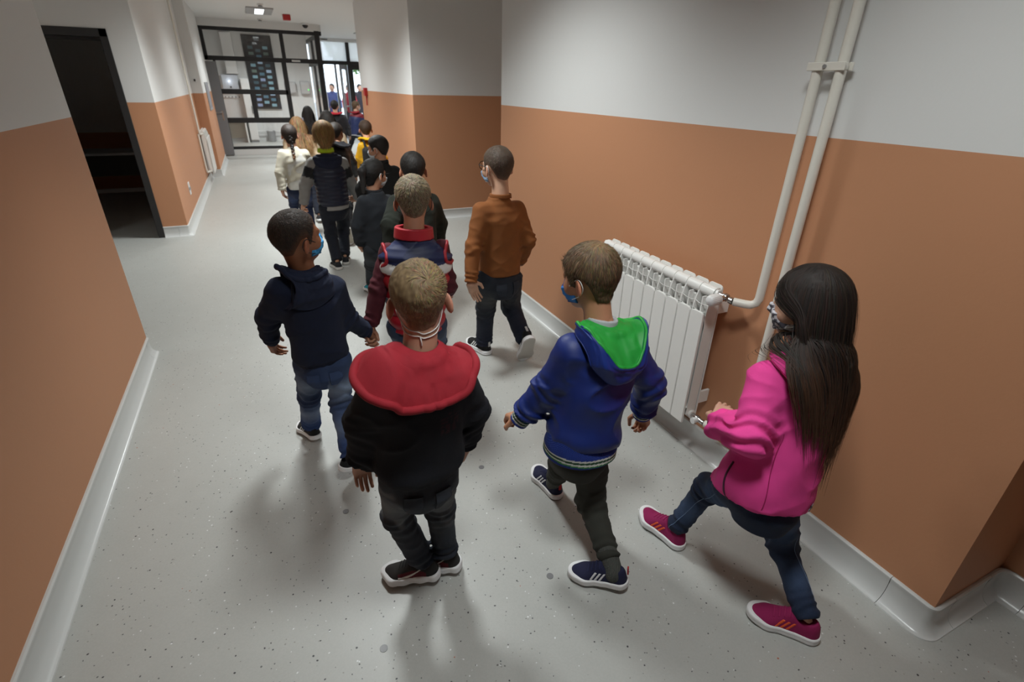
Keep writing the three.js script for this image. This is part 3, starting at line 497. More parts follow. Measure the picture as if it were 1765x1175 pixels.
// ---------------------------------------------------------------- a child
function makePerson(c) {
  const k = c.S / 1.2, J = {}, near = c.lod === 0, lod = c.lod || 0, H = [0.0058, 0.0105, 0.016][lod];
  const bx = (c.J.hipL[0] + c.J.hipR[0]) / 2, bz = (c.J.hipL[2] + c.J.hipR[2]) / 2;
  for (const q in c.J) J[q] = [c.J[q][0] - bx, c.J[q][1], c.J[q][2] - bz];
  const g = thing('person', c.label, 'person', [bx, 0, bz]);
  const seed = c.seed || 1, so = seed * 7.31;
  // torso frame
  const ms = vmix(J.shL, J.shR, 0.5), mh = vmix(J.hipL, J.hipR, 0.5), U = vnorm(vsub(ms, mh)), L = vlen(vsub(ms, mh));
  let Rr = vnorm(vadd(vnorm(vsub(J.shR, J.shL)), vnorm(vsub(J.hipR, J.hipL)), 0.6)); Rr = vnorm(vadd(Rr, U, -vdot(Rr, U)));
  const B = vcross(Rr, U), Fw = [-B[0], -B[1], -B[2]];
  const inT = (x, y, z) => { const dx = x - mh[0], dy = y - mh[1], dz = z - mh[2]; return [dx * Rr[0] + dy * Rr[1] + dz * Rr[2], dx * U[0] + dy * U[1] + dz * U[2], dx * B[0] + dy * B[1] + dz * B[2]]; };
  const fromT = (u, v, w) => [0, 1, 2].map(i => mh[i] + Rr[i] * u + U[i] * v + B[i] * w);
  // stacked superellipse sections along the spine
  function trunk(P, e = 2.3) {
    const n = P.length;
    return (x, y, z) => {
      const dx = x - mh[0], dy = y - mh[1], dz = z - mh[2], u = dx * Rr[0] + dy * Rr[1] + dz * Rr[2], v = dx * U[0] + dy * U[1] + dz * U[2]; let w = dx * B[0] + dy * B[1] + dz * B[2];
      let i = 0; while (i < n - 2 && v > P[i + 1][0]) i++;
      const t = clamp((v - P[i][0]) / (P[i + 1][0] - P[i][0]), 0, 1), q = t * t * (3 - 2 * t) * 0.5 + t * 0.5, rx = mix(P[i][1], P[i + 1][1], q), rz = mix(P[i][2], P[i + 1][2], q); w -= mix(P[i][3], P[i + 1][3], q);
      const d = (Math.pow(Math.pow(abs(u) / rx, e) + Math.pow(abs(w) / rz, e), 1 / e) - 1) * min(rx, rz) * 0.92;
      return smax(d, max(P[0][0] - v, v - P[n - 1][0]), 0.012);
    };
  }
  const hx0 = c.face; // {yaw, pitch, roll} degrees; yaw 0 looks along -z, positive to the left (-x)
  const D = PI / 180, ya = hx0[0] * D, pi = (hx0[1] || 0) * D, ro = (hx0[2] || 0) * D;
  const hz = [-sin(ya) * cos(pi), sin(pi), -cos(ya) * cos(pi)]; let hxv = vnorm(vcross(hz, UPW)), hy = vcross(hxv, hz);
  hxv = vadd([0, 0, 0].map((_, i) => hxv[i] * cos(ro)), hy, sin(ro)); hy = vcross(hxv, hz);
  const hk = (k * 0.5 + 0.5) * 0.962, HC = J.head, toH = (x, y, z) => { const dx = x - HC[0], dy = y - HC[1], dz = z - HC[2]; return [(dx * hxv[0] + dy * hxv[1] + dz * hxv[2]) / hk, (dx * hy[0] + dy * hy[1] + dz * hy[2]) / hk, (dx * hz[0] + dy * hz[1] + dz * hz[2]) / hk]; };
  const fromH = (a, b, d) => [0, 1, 2].map(i => HC[i] + (hxv[i] * a + hy[i] * b + hz[i] * d) * hk);
  const neckLow = vadd(J.neck, U, -0.03), nkH = toH(...neckLow), neckCap = capsule([0, -0.06, -0.024], nkH, 0.0445, 0.05);
  const nose = capsule([0, 0.0, 0.079], [0, -0.032, 0.093], 0.0065, 0.0098), lips = capsule([-0.017, -0.058, 0.0765], [0.017, -0.058, 0.0765], 0.006, 0.006), brow = capsule([-0.034, 0.012, 0.071], [0.034, 0.012, 0.071], 0.010, 0.010);
  const lid = capsule([0.0205, 0.0028, 0.0745], [0.0395, 0.0022, 0.0705], 0.0045, 0.0042);
  const skull = (x, y, z) => {
    let d = ellip(x, y - 0.020, z + 0.012, 0.0715, 0.083, 0.091);
    d = smin(d, ellip(x, y + 0.040, z - 0.026, 0.056, 0.064, 0.058), 0.035);
    d = smin(d, sqrt(x * x + (y + 0.088) ** 2 + (z - 0.056) ** 2) - 0.021, 0.03);
    d = smin(d, neckCap(x, y, z), 0.026);
    return d;
  };
  const headF = (x, y, z) => {
    let d = skull(x, y, z); if (d > 0.045) return d;
    const ax = abs(x);
    d = smin(d, sqrt((ax - 0.033) ** 2 + (y + 0.034) ** 2 + (z - 0.052) ** 2) - 0.027, 0.02);
    d = smin(d, brow(x, y, z), 0.014); d = smax(d, -(sqrt((ax - 0.03) ** 2 + (y + 0.004) ** 2 + (z - 0.088) ** 2) - 0.0115), 0.006); d = smin(d, lid(ax, y, z), 0.004);
    d = smin(d, nose(x, y, z), 0.011); d = smin(d, lips(x, y, z), 0.008);
    const ex = ax - 0.0795, ey = y + 0.02, ez = z + 0.012, ca = cos(0.55), sa = sin(0.55), px = ex * ca + ez * sa, pz = -ex * sa + ez * ca;
    const tilt = ey * 0.2; let e = ellip(px, ey, pz - tilt, 0.0068, 0.029, 0.018); e = smax(e, -ellip(px - 0.007, ey, pz - tilt - 0.002, 0.0055, 0.02, 0.0115), 0.004);
    return smin(d, e, 0.007);
  };
  const skinC = lin(c.skin || '#b98a6e');
  const skinCol = (x, y, z) => { const q = toH(x, y, z), ear = sstep(0.07, 0.085, abs(q[0])) * (abs(q[1]) < 0.06 ? 1 : 0), n = 1 + 0.06 * noise(x * 60, y * 60, z * 60), lip = Math.exp(-((q[1] + 0.058) ** 2) / 0.00004 - q[0] * q[0] / 0.0005) * (q[2] > 0.07 ? 1 : 0), r = 0.1 * ear + 0.25 * lip; return [skinC[0] * n * (1 + 0.08 * ear), skinC[1] * n * (1 - r), skinC[2] * n * (1 - r)]; };
  // ---- body, one surface: coarse under the clothes, fine head and hands
  const bodyParts = [];
  {
    const tr = trunk([[-0.1 * k, 0.075 * k, 0.062 * k, 0], [0.02, 0.082 * k, 0.066 * k, 0], [L * 0.5, 0.078 * k, 0.06 * k, 0], [L * 0.8, 0.082 * k, 0.06 * k, 0], [L - 0.02, 0.055 * k, 0.042 * k, 0], [L + 0.03 * k, 0.04 * k, 0.04 * k, 0]]);
    const caps = []; for (const s of ['L', 'R']) caps.push(capsule(vadd(vadd(J['sh' + s], U, -0.035 * k), Rr, (s === 'L' ? 1 : -1) * 0.02 * k), J['el' + s], 0.024 * k, 0.022 * k), capsule(J['el' + s], J['wr' + s], 0.025 * k, 0.019 * k), capsule(J['hip' + s], J['kn' + s], 0.045 * k, 0.032 * k), capsule(J['kn' + s], J['an' + s], 0.03 * k, 0.018 * k));
    caps.push(capsule(ms, J.neck, 0.045 * k, 0.042 * k));
    const f = (x, y, z) => { let d = tr(x, y, z); for (const q of caps) d = smin(d, q(x, y, z), 0.02); return d; };
    const [lo, hi] = bounds(Object.keys(J).filter(q => q !== 'toeL' && q !== 'toeR' && q !== 'head').map(q => J[q]), 0.1);
    bodyParts.push(net(f, lo, hi, max(0.014, H * 1.4), skinCol));
    const [a, b] = bounds([HC, J.neck], 0.145 * hk); b[1] = HC[1] + 0.12 * hk;
    bodyParts.push(net((x, y, z) => { const q = toH(x, y, z); return smax(headF(q[0], q[1], q[2]) * hk, -vdot(vsub([x, y, z], neckLow), U), 0.01); }, a, b, [0.0034, 0.006, 0.009][lod], skinCol));
  }
  // hands
  for (const s of ['L', 'R']) {
    if (c.noHands && c.noHands.includes(s)) continue;
    const W = J['wr' + s], hd = vnorm(vsub(J['ha' + s], W)), sgn = s === 'L' ? 1 : -1;
    let pn = (c['palm' + s] === 'back') ? B : (c['palm' + s] === 'fwd') ? Fw : (c['palm' + s] === 'down') ? [0, -1, 0] : vmix([Rr[0] * sgn, Rr[1] * sgn, Rr[2] * sgn], B, 0.25);
    pn = vnorm(vadd(pn, hd, -vdot(pn, hd)));
    let th = vcross(hd, pn); if (vdot(th, c['palm' + s] === 'back' ? [Rr[0] * sgn, Rr[1] * sgn, Rr[2] * sgn] : Fw) < 0) th = th.map(q => -q);
    const hk2 = 1.02 * k, cu = (c['curl' + s] ?? 0.35), C = [], pt = (a, b, d) => [a, b, d];
    [[0.0205, 0.061, 0.031], [0.0072, 0.065, 0.035], [-0.0062, 0.063, 0.032], [-0.019, 0.057, 0.025]].forEach(([fx, fy, fl], i) => {
      let p = [fx, fy, 0], a = cu * (0.8 + 0.12 * i), r = 0.0071 - (i === 3 ? 0.0008 : 0); const spread = (1.5 - i) * 0.05;
      [0.46, 0.3, 0.24].forEach((f, q) => { const l = fl * f * 1.9, n = [p[0] + sin(spread) * l * cos(a), p[1] + cos(a) * l, p[2] + sin(a) * l]; C.push(capsule(p, n, r, r - 0.0006)); p = n; r -= 0.0006; a += cu * (q ? 0.8 : 1.15) + 0.05; });
    });
    const th1 = [0.024, 0.018, 0.006], th2 = [0.041, 0.036, 0.014 + cu * 0.012], th3 = [0.045 - cu * 0.012, 0.057, 0.02 + cu * 0.022];
    C.push(capsule([0.014, 0.004, 0.002], th1, 0.011, 0.0105), capsule(th1, th2, 0.0105, 0.0085), capsule(th2, th3, 0.0083, 0.0066));
    const fd = vnorm(vsub(W, J['el' + s])), wr = capsule(vadd(W, fd, -0.045), vadd(W, hd, 0.01), 0.0165 * hk2, 0.018 * hk2);
    const hf = (x, y, z) => {
      const dx = x - W[0], dy = y - W[1], dz = z - W[2], a = (dx * th[0] + dy * th[1] + dz * th[2]) / hk2, b = (dx * hd[0] + dy * hd[1] + dz * hd[2]) / hk2, d = (dx * pn[0] + dy * pn[1] + dz * pn[2]) / hk2;
      const qx = max(abs(a) - 0.0185, 0), qy = max(abs(b - 0.033) - 0.024, 0), qz = max(abs(d) - 0.0025, 0); let r = sqrt(qx * qx + qy * qy + qz * qz) - 0.0095;
      r = smin(r, wr(x, y, z) / hk2, 0.02); let fg = 1; for (const f of C) fg = min(fg, f(a, b, d)); return smin(r, fg, 0.006) * hk2;
    };
    const [lo, hi] = bounds([W, vadd(W, hd, 0.07 * k)], 0.075 * k); bodyParts.push(net(hf, lo, hi, [0.003, 0.0055, 0.008][lod], skinCol));
  }
  put('body', join(bodyParts), MP.skin, g);
  if (near) for (const s of [-1, 1]) { const e = new THREE.SphereGeometry(0.0105 * hk, 16, 12); e.translate(...fromH(s * 0.03, -0.004, 0.0672)); put('eye', e, MP.eye, g); const e2 = new THREE.SphereGeometry(0.006 * hk, 12, 8); e2.translate(...fromH(s * 0.03, -0.0045, 0.0722)); put('iris', e2, M.dark, g); }
  // ---- trousers
  const T = { th: [0.066, 0.052], sh: [0.05, 0.043], cut: 0.02, fold: 1, top: 0.08, seat: 1, ...c.trousers }, tc = T.color;
  {
    const pel = trunk([[-0.115 * k, 0.07 * k, 0.075 * k, 0.004], [-0.05 * k, 0.105 * k, 0.092 * k, 0.008 * k], [0.0, 0.1 * k, 0.085 * k, 0.004], [0.05 * k, 0.09 * k, 0.075 * k, 0]], 2.2), legs = [];
    for (const s of ['L', 'R']) {
      const h = vadd(J['hip' + s], U, -0.01), kn = J['kn' + s], an = J['an' + s], d = vnorm(vsub(an, kn)), end = vadd(an, d, -T.cut * k), ln = vlen(vsub(end, kn)), l1 = vlen(vsub(kn, h));
      legs.push({ a: capsule(h, kn, T.th[0] * k, T.th[1] * k), b: capsule(kn, vadd(end, d, 0.03), T.sh[0] * k, T.sh[1] * k), kn, d, end, ln, h, d1: vnorm(vsub(kn, h)), l1 });
    }
    const f = (x, y, z) => {
      let d = pel(x, y, z);
      for (const l of legs) {
        let q = smin(l.a(x, y, z), l.b(x, y, z), 0.03); const t2 = (x - l.kn[0]) * l.d[0] + (y - l.kn[1]) * l.d[1] + (z - l.kn[2]) * l.d[2];
        if (q < 0.03 && q > -0.03) {
          const low = sstep(l.ln - 0.11, l.ln - 0.01, t2), kneeM = Math.exp(-t2 * t2 / 0.005);
          const w = noise(x * 14 + so, y * 14, z * 14);
          q -= T.fold * (0.0035 * low * sin(t2 * 190 + w * 5) + 0.003 * kneeM * sin(t2 * 150 + w * 4 + so) + 0.0035 * Math.pow(1 - abs(noise(x * 11 + so, y * 22, z * 11)), 4) + 0.002 * w);
          if (T.cuff) q += T.cuff * sstep(l.ln - 0.045, l.ln - 0.035, t2);
        }
        q = smax(q, t2 - l.ln, 0.006); d = smin(d, q, 0.016);
      }
      return d;
    };
    const c1 = lin(tc), c2 = lin(T.fade || tc), c3 = lin(T.low || tc);
    const col = (x, y, z) => {
      let m = 0, low = 0;
      for (const l of legs) { const t1 = ((x - l.h[0]) * l.d1[0] + (y - l.h[1]) * l.d1[1] + (z - l.h[2]) * l.d1[2]) / l.l1, t2 = (x - l.kn[0]) * l.d[0] + (y - l.kn[1]) * l.d[1] + (z - l.kn[2]) * l.d[2], dist = min(l.a(x, y, z), l.b(x, y, z)); if (abs(dist) < 0.03) { m = max(m, Math.exp(-((t1 - 0.5) ** 2) / 0.06), 0.9 * Math.exp(-((t2 / l.ln - 0.45) ** 2) / 0.04)); low = max(low, sstep(0.0, 0.1, t2)); } }
      const n = 0.5 + 0.5 * noise(x * 18 + so, y * 12, z * 18), w = clamp(m * (0.55 + 0.7 * n), 0, 1), acid = T.acid ? sstep(0.1, 0.7, noise(x * 30, y * 30, z * 30 + so)) * T.acid : 0;
      const kd = T.lowDark ? 1 - 0.85 * low : 1, b = c1.map((q, i) => mix(mix(q, c3[i], low), c2[i], max(w, acid) * kd)); return b.map(q => q * (1 + 0.1 * noise(x * 40, y * 70, z * 40)));
    };
    const [lo, hi] = bounds([mh, J.hipL, J.hipR, J.knL, J.knR, J.anL, J.anR, fromT(0, 0.09 * k, 0)], 0.13 * k);
    const p = put('trousers', net(f, lo, hi, H * 0.95, col), T.mat || MP.denim, g);
    if (near && T.pockets) for (const s of [-1, 1]) { const pk = drape(pel, (u, v) => fromT(s * 0.055 * k + u * 0.034 * k, (-0.012 - v * 0.072 + (v > 0.8 ? (1 - abs(u)) * -0.012 : 0)) * k, 0.1), () => 0.0065, 10, 10, 0.004, c1.map(q => q * 1.15)); put('back_pocket', pk.geo, T.mat || MP.denim, p); }
    if (near && T.seam) for (const l of legs) { const pts = []; for (let i = 0; i <= 16; i++) { const q = vadd(vmix(vmix(l.kn, l.h, 0.6), l.end, i / 16), Rr, (l === legs[0] ? -1 : 1) * 0.05); pts.push(settle(f, i ? q : q, 0.0004)); } put('seam', tube(pts, 0.0011, 5, 40), std(T.seam, 0.8), p); }
  }
  // ---- shoes
  for (const s of ['L', 'R']) makeShoe(s);
  function makeShoe(s) {
    const O = { ...c.shoes, ...(c['shoe' + s] || {}) }; if (!O.color) return;
    const an = J['an' + s], toe = J['toe' + s]; let dh = [toe[0] - an[0], 0, toe[2] - an[2]]; dh = vlen(dh) > 0.03 * k ? vnorm(dh) : vnorm([Fw[0], 0, Fw[2]]);
    if (O.dir !== undefined) { const a = O.dir * D; dh = [-sin(a), 0, -cos(a)]; }
    const sk = k * (O.k || 1), up = 0.066 * sk, Lt = 0.15 * sk; let ph = O.pitch;
    if (ph === undefined) { ph = 0; if (an[1] > up + 0.01) { let a = 0, b = 1.45; for (let i = 0; i < 30; i++) { const m = (a + b) / 2; (Lt * sin(m) + up * cos(m) < an[1]) ? a = m : b = m; } ph = a; } }
    const ax = [dh[0] * cos(ph), -sin(ph), dh[2] * cos(ph)], az = [dh[0] * sin(ph), cos(ph), dh[2] * sin(ph)], ay = vcross(az, ax);  // along, up, lateral (left)
    let o = vadd(an, az, -up); { const low = min(o[1] - 0.05 * sk * ax[1], o[1] + Lt * ax[1]); o = [o[0], o[1] - low + 0.0015, o[2]]; }
    const P = [[-0.018, 0, 0.031], [0.045, 0.002, 0.03], [0.098, 0.003, 0.041], [0.122, -0.001, 0.032]], sd = s === 'L' ? 1 : -1;
    const d2 = (a, b) => { let r = 1; for (let i = 0; i < 3; i++) { const A = P[i], Bq = P[i + 1], dx = Bq[0] - A[0], dy = (Bq[1] - A[1]) * sd, px = a - A[0], py = b - A[1] * sd, t = clamp((px * dx + py * dy) / (dx * dx + dy * dy), 0, 1); r = smin(r, Math.hypot(px - dx * t, py - dy * t) - mix(A[2], Bq[2], t), 0.012); } return r; };
    const hgt = a => a < -0.02 ? 0.078 : a < 0.035 ? mix(0.078, 0.07, sstep(-0.02, 0.01, a)) + 0.012 * sstep(0.012, 0.035, a) : mix(0.082, 0.044, sstep(0.035, 0.105, a));
    const loc = (x, y, z) => { const dx = x - o[0], dy = y - o[1], dz = z - o[2]; return [(dx * ax[0] + dy * ax[1] + dz * ax[2]) / sk, (dx * ay[0] + dy * ay[1] + dz * ay[2]) / sk, (dx * az[0] + dy * az[1] + dz * az[2]) / sk]; };
    const glo = (a, b, e) => [0, 1, 2].map(i => o[i] + (ax[i] * a + ay[i] * b + az[i] * e) * sk);
    const st = O.sole || 0.026;
    const soleF = (x, y, z) => { const [a, b, e] = loc(x, y, z), d = d2(a, b) - 0.0035 - (O.chunky ? 0.003 * sin(a * 120) : 0), rise = 0.006 * sstep(0.09, 0.15, a); return (smax(d, abs(e - st / 2 - rise) - st / 2, 0.007) + (abs(e - st * 0.55) < 0.0012 ? 0.0012 : 0)) * sk; };
    const upF = (x, y, z) => { const [a, b, e] = loc(x, y, z); let d = d2(a, b) + 0.0005 + max(0, e - 0.02) * (0.18 + 0.35 * sstep(0.06, 0.12, a)); d = smax(d, e - hgt(a), 0.03); d = smax(d, st - 0.006 - e, 0.004); const hole = ellip(a - 0.002, b, e - 0.09, 0.037, 0.026, 0.032); return smax(d, -hole, 0.006) * sk; };
    const [lo, hi] = bounds([glo(-0.06, 0, 0), glo(0.16, 0, 0.08), glo(0.05, 0.06, 0), glo(0.05, -0.06, 0)], 0.035 * sk), hh = [0.0034, 0.006, 0.01][lod];
    const c1 = lin(O.color), c2 = lin(O.toe || O.color), c3 = lin(O.mid || O.color);
    const sh = put('shoe', net(upF, lo, hi, hh, (x, y, z) => { const [a, b, e] = loc(x, y, z), t = sstep(0.085, 0.1, a), m = O.mid && a > -0.01 && a < 0.085 && e < 0.055 - abs(a - 0.035) * 0.25 ? 1 : 0; return c1.map((q, i) => mix(mix(q, c2[i], t), c3[i], m)); }), MP.cloth, g);
    const bot = lin(O.bottom || O.soleColor || '#e9e9ea'), sc = lin(O.soleColor || '#e9e9ea');
    put('sole', net(soleF, lo, hi, hh, (x, y, z) => loc(x, y, z)[2] < 0.004 ? bot : sc), MP.rubber, sh);
    if (O.stripes && lod < 2) for (const side of [1, -1]) for (let i = 0; i < 3; i++) {
      const f = (x, y, z) => { const [a, b, e] = loc(x, y, z), q = (a - 0.036 - i * 0.0145) + (e - 0.04) * 0.62; return max(upF(x, y, z) - 0.0012 * sk, (abs(q) - 0.0042) * sk, (abs(e - 0.0405) - 0.0145) * sk, (0.008 - b * side) * sk); };
      put('stripe', net(f, lo, hi, near ? 0.0024 : 0.004, lin(O.stripes)), MP.rubber, sh);
    }
    if (O.swoosh && near) { const pts = [[0.02, 0.052], [0.05, 0.034], [0.075, 0.034], [0.02, 0.045]]; const f = (x, y, z) => { const [a, b, e] = loc(x, y, z), y1 = 0.03 + Math.pow(max(0, (0.075 - a)) / 0.085, 1.6) * 0.034; return max(upF(x, y, z) - 0.0013 * sk, (abs(e - y1) - 0.003 * sstep(-0.015, 0.05, a) - 0.0012) * sk, (-0.015 - a) * sk, (a - 0.085) * sk); }; put('stripe', net(f, lo, hi, 0.0024, lin(O.swoosh)), MP.rubber, sh); }
    if (O.tab) { const p = glo(-0.049, 0, 0.068), tg = new RoundedBoxGeometry(0.012 * sk, 0.03 * sk, 0.005 * sk, 2, 0.002); const m4 = new THREE.Matrix4().makeBasis(v3(ay), v3(az), v3(ax)).setPosition(...p); tg.applyMatrix4(m4); put('pull_tab', tg, std(O.tab, 0.7), sh); }
    if (near) for (let i = 0; i < 4; i++) { const a = 0.045 + i * 0.013, pts = []; for (let j = -3; j <= 3; j++) { const q = glo(a, j * 0.0062, 0.09); let p = q; for (let n = 0; n < 14; n++) p = vadd(p, az, -max(0, upF(...p) - 0.001) * 0.9); pts.push(p); } put('lace', tube(pts, 0.0021, 6, 12), std(O.lace || O.color, 0.8), sh); }
    if (O.sock) { const sf = capsule(vadd(an, az, -0.02), vadd(an, vnorm(vsub(J['kn' + s], an)), 0.07), 0.034 * k, 0.036 * k), [a, b] = bounds([an], 0.11); put('sock', net(sf, a, b, hh * 1.3, lin(O.sock)), MP.knit, g); }
  }
  // ---- upper garments
  function garment(o) {
    // o: prof (spine sections, metres at S = 1.2), sl [shoulder, elbow, wrist radius], arms, neckUp, fold
    const P = o.prof.map(q => [q[0] > 0.5 ? L + (q[0] - 1) * k : q[0] * k, q[1] * k, q[2] * k, (q[3] || 0) * k]), tr = trunk(P, o.e || 2.3), arms = [];
    if (o.sl) for (const s of ['L', 'R']) {
      const sh = J['sh' + s], el = J['el' + s], wr = J['wr' + s], d2 = vnorm(vsub(wr, el)), ln = vlen(vsub(wr, el)), cut = ln * (o.sleeveEnd ?? 1) + 0.004, d1 = vnorm(vsub(el, sh)), bend = 1 - vdot(d1, d2);
      const m0 = vadd(vadd(sh, U, -0.02 * k), Rr, (s === 'L' ? 1 : -1) * 0.012 * k); arms.push({ a: capsule(m0, el, o.sl[0] * k, o.sl[1] * k), b: capsule(el, vadd(el, d2, cut + 0.03), o.sl[1] * k, o.sl[2] * k), el, d2, d1, cut, l1: vlen(vsub(el, sh)), sh, wr, bend, s });
    }
    const P0 = P[0][0], thighs = o.thigh ? ['L', 'R'].map(s => capsule(vadd(J['hip' + s], U, 0.02), vmix(J['hip' + s], J['kn' + s], 0.5), o.thigh * k, o.thigh * 0.92 * k)) : [], tr0 = (x, y, z) => { let d = tr(x, y, z); if (thighs.length) { const v = inT(x, y, z)[1]; for (const q of thighs) d = smin(d, smax(q(x, y, z), P0 - v, 0.01), 0.05); } return d; };
    const fo = o.fold ?? 1, kk = o.blend || 0.045;
    const soft = (x, y, z) => { let d = tr0(x, y, z); for (const a of arms) d = smin(d, a.a(x, y, z), 0.1); return d; };
    const base = (x, y, z) => { let d = tr0(x, y, z); for (const a of arms) { const t2 = (x - a.el[0]) * a.d2[0] + (y - a.el[1]) * a.d2[1] + (z - a.el[2]) * a.d2[2]; d = smin(d, smax(smin(a.a(x, y, z), a.b(x, y, z), 0.02), t2 - a.cut, 0.006), kk); } return d; };
    const f = (x, y, z) => {
      let d = tr0(x, y, z);
      if (d < 0.03 && d > -0.03) {
        const [u, v, w] = inT(x, y, z); d -= fo * (0.006 * Math.pow(1 - abs(noise(u * 6 + v * 6 + so, v * 11 - u * 7, w * 5 + so)), 3) + 0.002 * noise(u * 12, v * 12 + so, w * 12) - 0.002);
        if (o.quilt) d -= o.quilt[1] * (abs(sin(v * PI / o.quilt[0])) - 0.4) * (1 - sstep(L - 0.06, L - 0.02, v) * 0.7);
        if (o.hemRib) { const h = sstep(P[0][0] + o.hemRib * k, P[0][0] + o.hemRib * k * 0.7, v); d += h * 0.006 - h * 0.0012 * sin(Math.atan2(u, w) * 110); }
        if (o.hemBag) d -= 0.008 * Math.exp(-(((v - P[0][0] - o.hemBag * k) / (0.03 * k)) ** 2));
        if (o.extra) d = o.extra(d, u, v, w);
      }
      for (const a of arms) {
        let q = smin(a.a(x, y, z), a.b(x, y, z), 0.02); const t2 = (x - a.el[0]) * a.d2[0] + (y - a.el[1]) * a.d2[1] + (z - a.el[2]) * a.d2[2], t1 = (x - a.el[0]) * a.d1[0] + (y - a.el[1]) * a.d1[1] + (z - a.el[2]) * a.d1[2];
        if (q < 0.03 && q > -0.03) {
          const w = noise(x * 13 + so, y * 13, z * 13), e = Math.exp(-(t1 * t1) / 0.004), wr = sstep(a.cut - 0.085, a.cut - 0.03, t2);
          q -= fo * (0.0042 * e * (0.5 + a.bend) * sin(t1 * 135 + w * 5) + 0.0034 * wr * sin(t2 * 170 + w * 4) + 0.005 * Math.pow(1 - abs(noise(x * 10 + y * 7, y * 17 + so, z * 10 - y * 7)), 3) - 0.001);
          if (o.cuffRib) { const h = sstep(a.cut - o.cuffRib * k, a.cut - o.cuffRib * k * 0.75, t2); q += h * (o.cuffIn ?? 0.008); }
        }
        q = smax(q, t2 - a.cut, 0.006); d = smin(d, q, kk);
      }
      return d;
    };
    const pts = [fromT(0, P[0][0], 0), fromT(0.16 * k, P[0][0], 0), fromT(-0.16 * k, P[0][0], 0), fromT(0, P[P.length - 1][0], 0)]; if (o.sl) pts.push(J.shL, J.shR, J.elL, J.elR, J.wrL, J.wrR); else pts.push(fromT(0.16 * k, L, 0), fromT(-0.16 * k, L, 0));
    const [lo, hi] = bounds(pts, 0.13 * k);
    const armInfo = (x, y, z) => { let best = null; for (const a of arms) { const q = min(a.a(x, y, z), a.b(x, y, z)), t2 = (x - a.el[0]) * a.d2[0] + (y - a.el[1]) * a.d2[1] + (z - a.el[2]) * a.d2[2], t1 = (x - a.el[0]) * a.d1[0] + (y - a.el[1]) * a.d1[1] + (z - a.el[2]) * a.d1[2]; if (!best || q < best.d) best = { d: q, t1: t1 + a.l1, t2, a }; } return best; };
    const c1 = lin(o.color);
    const col = (x, y, z, nx, ny, nz) => { const b = o.paint ? o.paint(x, y, z, inT(x, y, z), armInfo(x, y, z), tr(x, y, z)) || c1 : c1, n = 1 + 0.09 * noise(x * 35, y * 35, z * 35); return b.map(q => q * n); };
    const m = put(o.name, net(f, lo, hi, H * (o.fine || 1), col), o.mat || MP.cloth, g);
    // thin separate bands (cuffs, hem stripes) that lie on the garment
    const band = (name, test, color, lift = 0.002, mat) => put(name, net((x, y, z) => max(f(x, y, z) - lift, test(x, y, z)), lo, hi, H * 0.8, lin(color)), mat || o.mat || MP.cloth, m);
    return { mesh: m, f, base, soft, tr, P, arms, band, lo, hi };
  }
  const ctx = { c, k, J, g, U, B, Rr, Fw, L, mh, ms, inT, fromT, garment, trunk, near, lod, H, headF, skull, toH, fromH, hk, HC, neckLow, so, skinC };
  ctx.neckRing = (a, r, up) => { const q = vadd(vadd(vadd(J.neck, Rr, sin(a) * r), B, cos(a) * r), U, up); return q; };
  c.wear(ctx);
  if (c.hair) makeHair(ctx, c.hair);
  if (c.mask) makeMask(ctx, c.mask);
  return ctx;
}
function headSurf(X, az, y, off) { // a point on the head at azimuth az (0 front, + right) and height y
  let a = 0.02, b = 0.16; for (let i = 0; i < 28; i++) { const m = (a + b) / 2; X.skull(sin(az) * m, y, cos(az) * m) < off ? a = m : b = m; } return X.fromH(sin(az) * a, y, cos(az) * a);
}
function makeMask(X, o) {
  const w = o.half || 0.056, col = lin(o.color), col2 = lin(o.edge || o.color);
  const f = (x, y, z) => { const q = X.toH(x, y, z), d = X.headF(...q) - 0.0065 - 0.001 * sin(q[1] * 330), ax = abs(q[0]); return max(d, ax - w, q[1] + 0.012 + ax * 0.28, -0.098 + ax * 0.35 - q[1], 0.02 - q[2]) * X.hk; };
  const [lo, hi] = bounds([X.fromH(0, -0.05, 0.06)], 0.105 * X.hk);
  const m = put('face_mask', net(f, lo, hi, [0.0026, 0.005, 0.008][X.lod], (x, y, z) => { const q = X.toH(x, y, z); const e = sstep(0.78, 0.98, abs(q[0]) / w); return o.print ? (noise(x * 120, y * 120, z * 120) > 0.05 ? col : col2) : col.map((v, i) => mix(v, col2[i], e)); }), MP.mask, X.g);
  const cm = o.dark ? MP.darkCord : MP.cord, r = X.lod ? 0.002 : 0.0014;
  if (o.behind) { // cords drawn round the nape and knotted
    for (const [y0, y1, dy] of [[-0.03, -0.082, 0], [-0.062, -0.094, 0]]) { const pts = []; for (let i = 0; i <= 24; i++) { const t = i / 24, az = mix(0.95, 2 * PI - 0.95, t), q = sin(t * PI); pts.push(headSurf(X, az, mix(y0, y1, Math.pow(q, 1.4)) + (t > 0.5 ? 0.006 : 0), 0.002)); } put('ear_loop', tube(pts, r, 6, 70), cm, m); }
    const p = headSurf(X, PI + 0.12, -0.088, 0.003); put('ear_loop', tube([p, vadd(p, [0.001, -0.012, 0.004]), vadd(p, [0.002, -0.024, 0.003])], r * 1.3, 6, 10), cm, m);
  } else for (const s of [-1, 1]) {
    const P = [[0.056, -0.03, 0.052], [0.07, -0.008, 0.02], [0.078, 0.008, -0.008], [0.0835, 0.004, -0.024], [0.083, -0.018, -0.032], [0.077, -0.04, -0.02], [0.066, -0.058, 0.012], [0.052, -0.072, 0.046]].map(p => X.fromH(s * p[0], p[1], p[2]));
    put('ear_loop', tube(P, r, 6, 40), cm, m);
  }
}
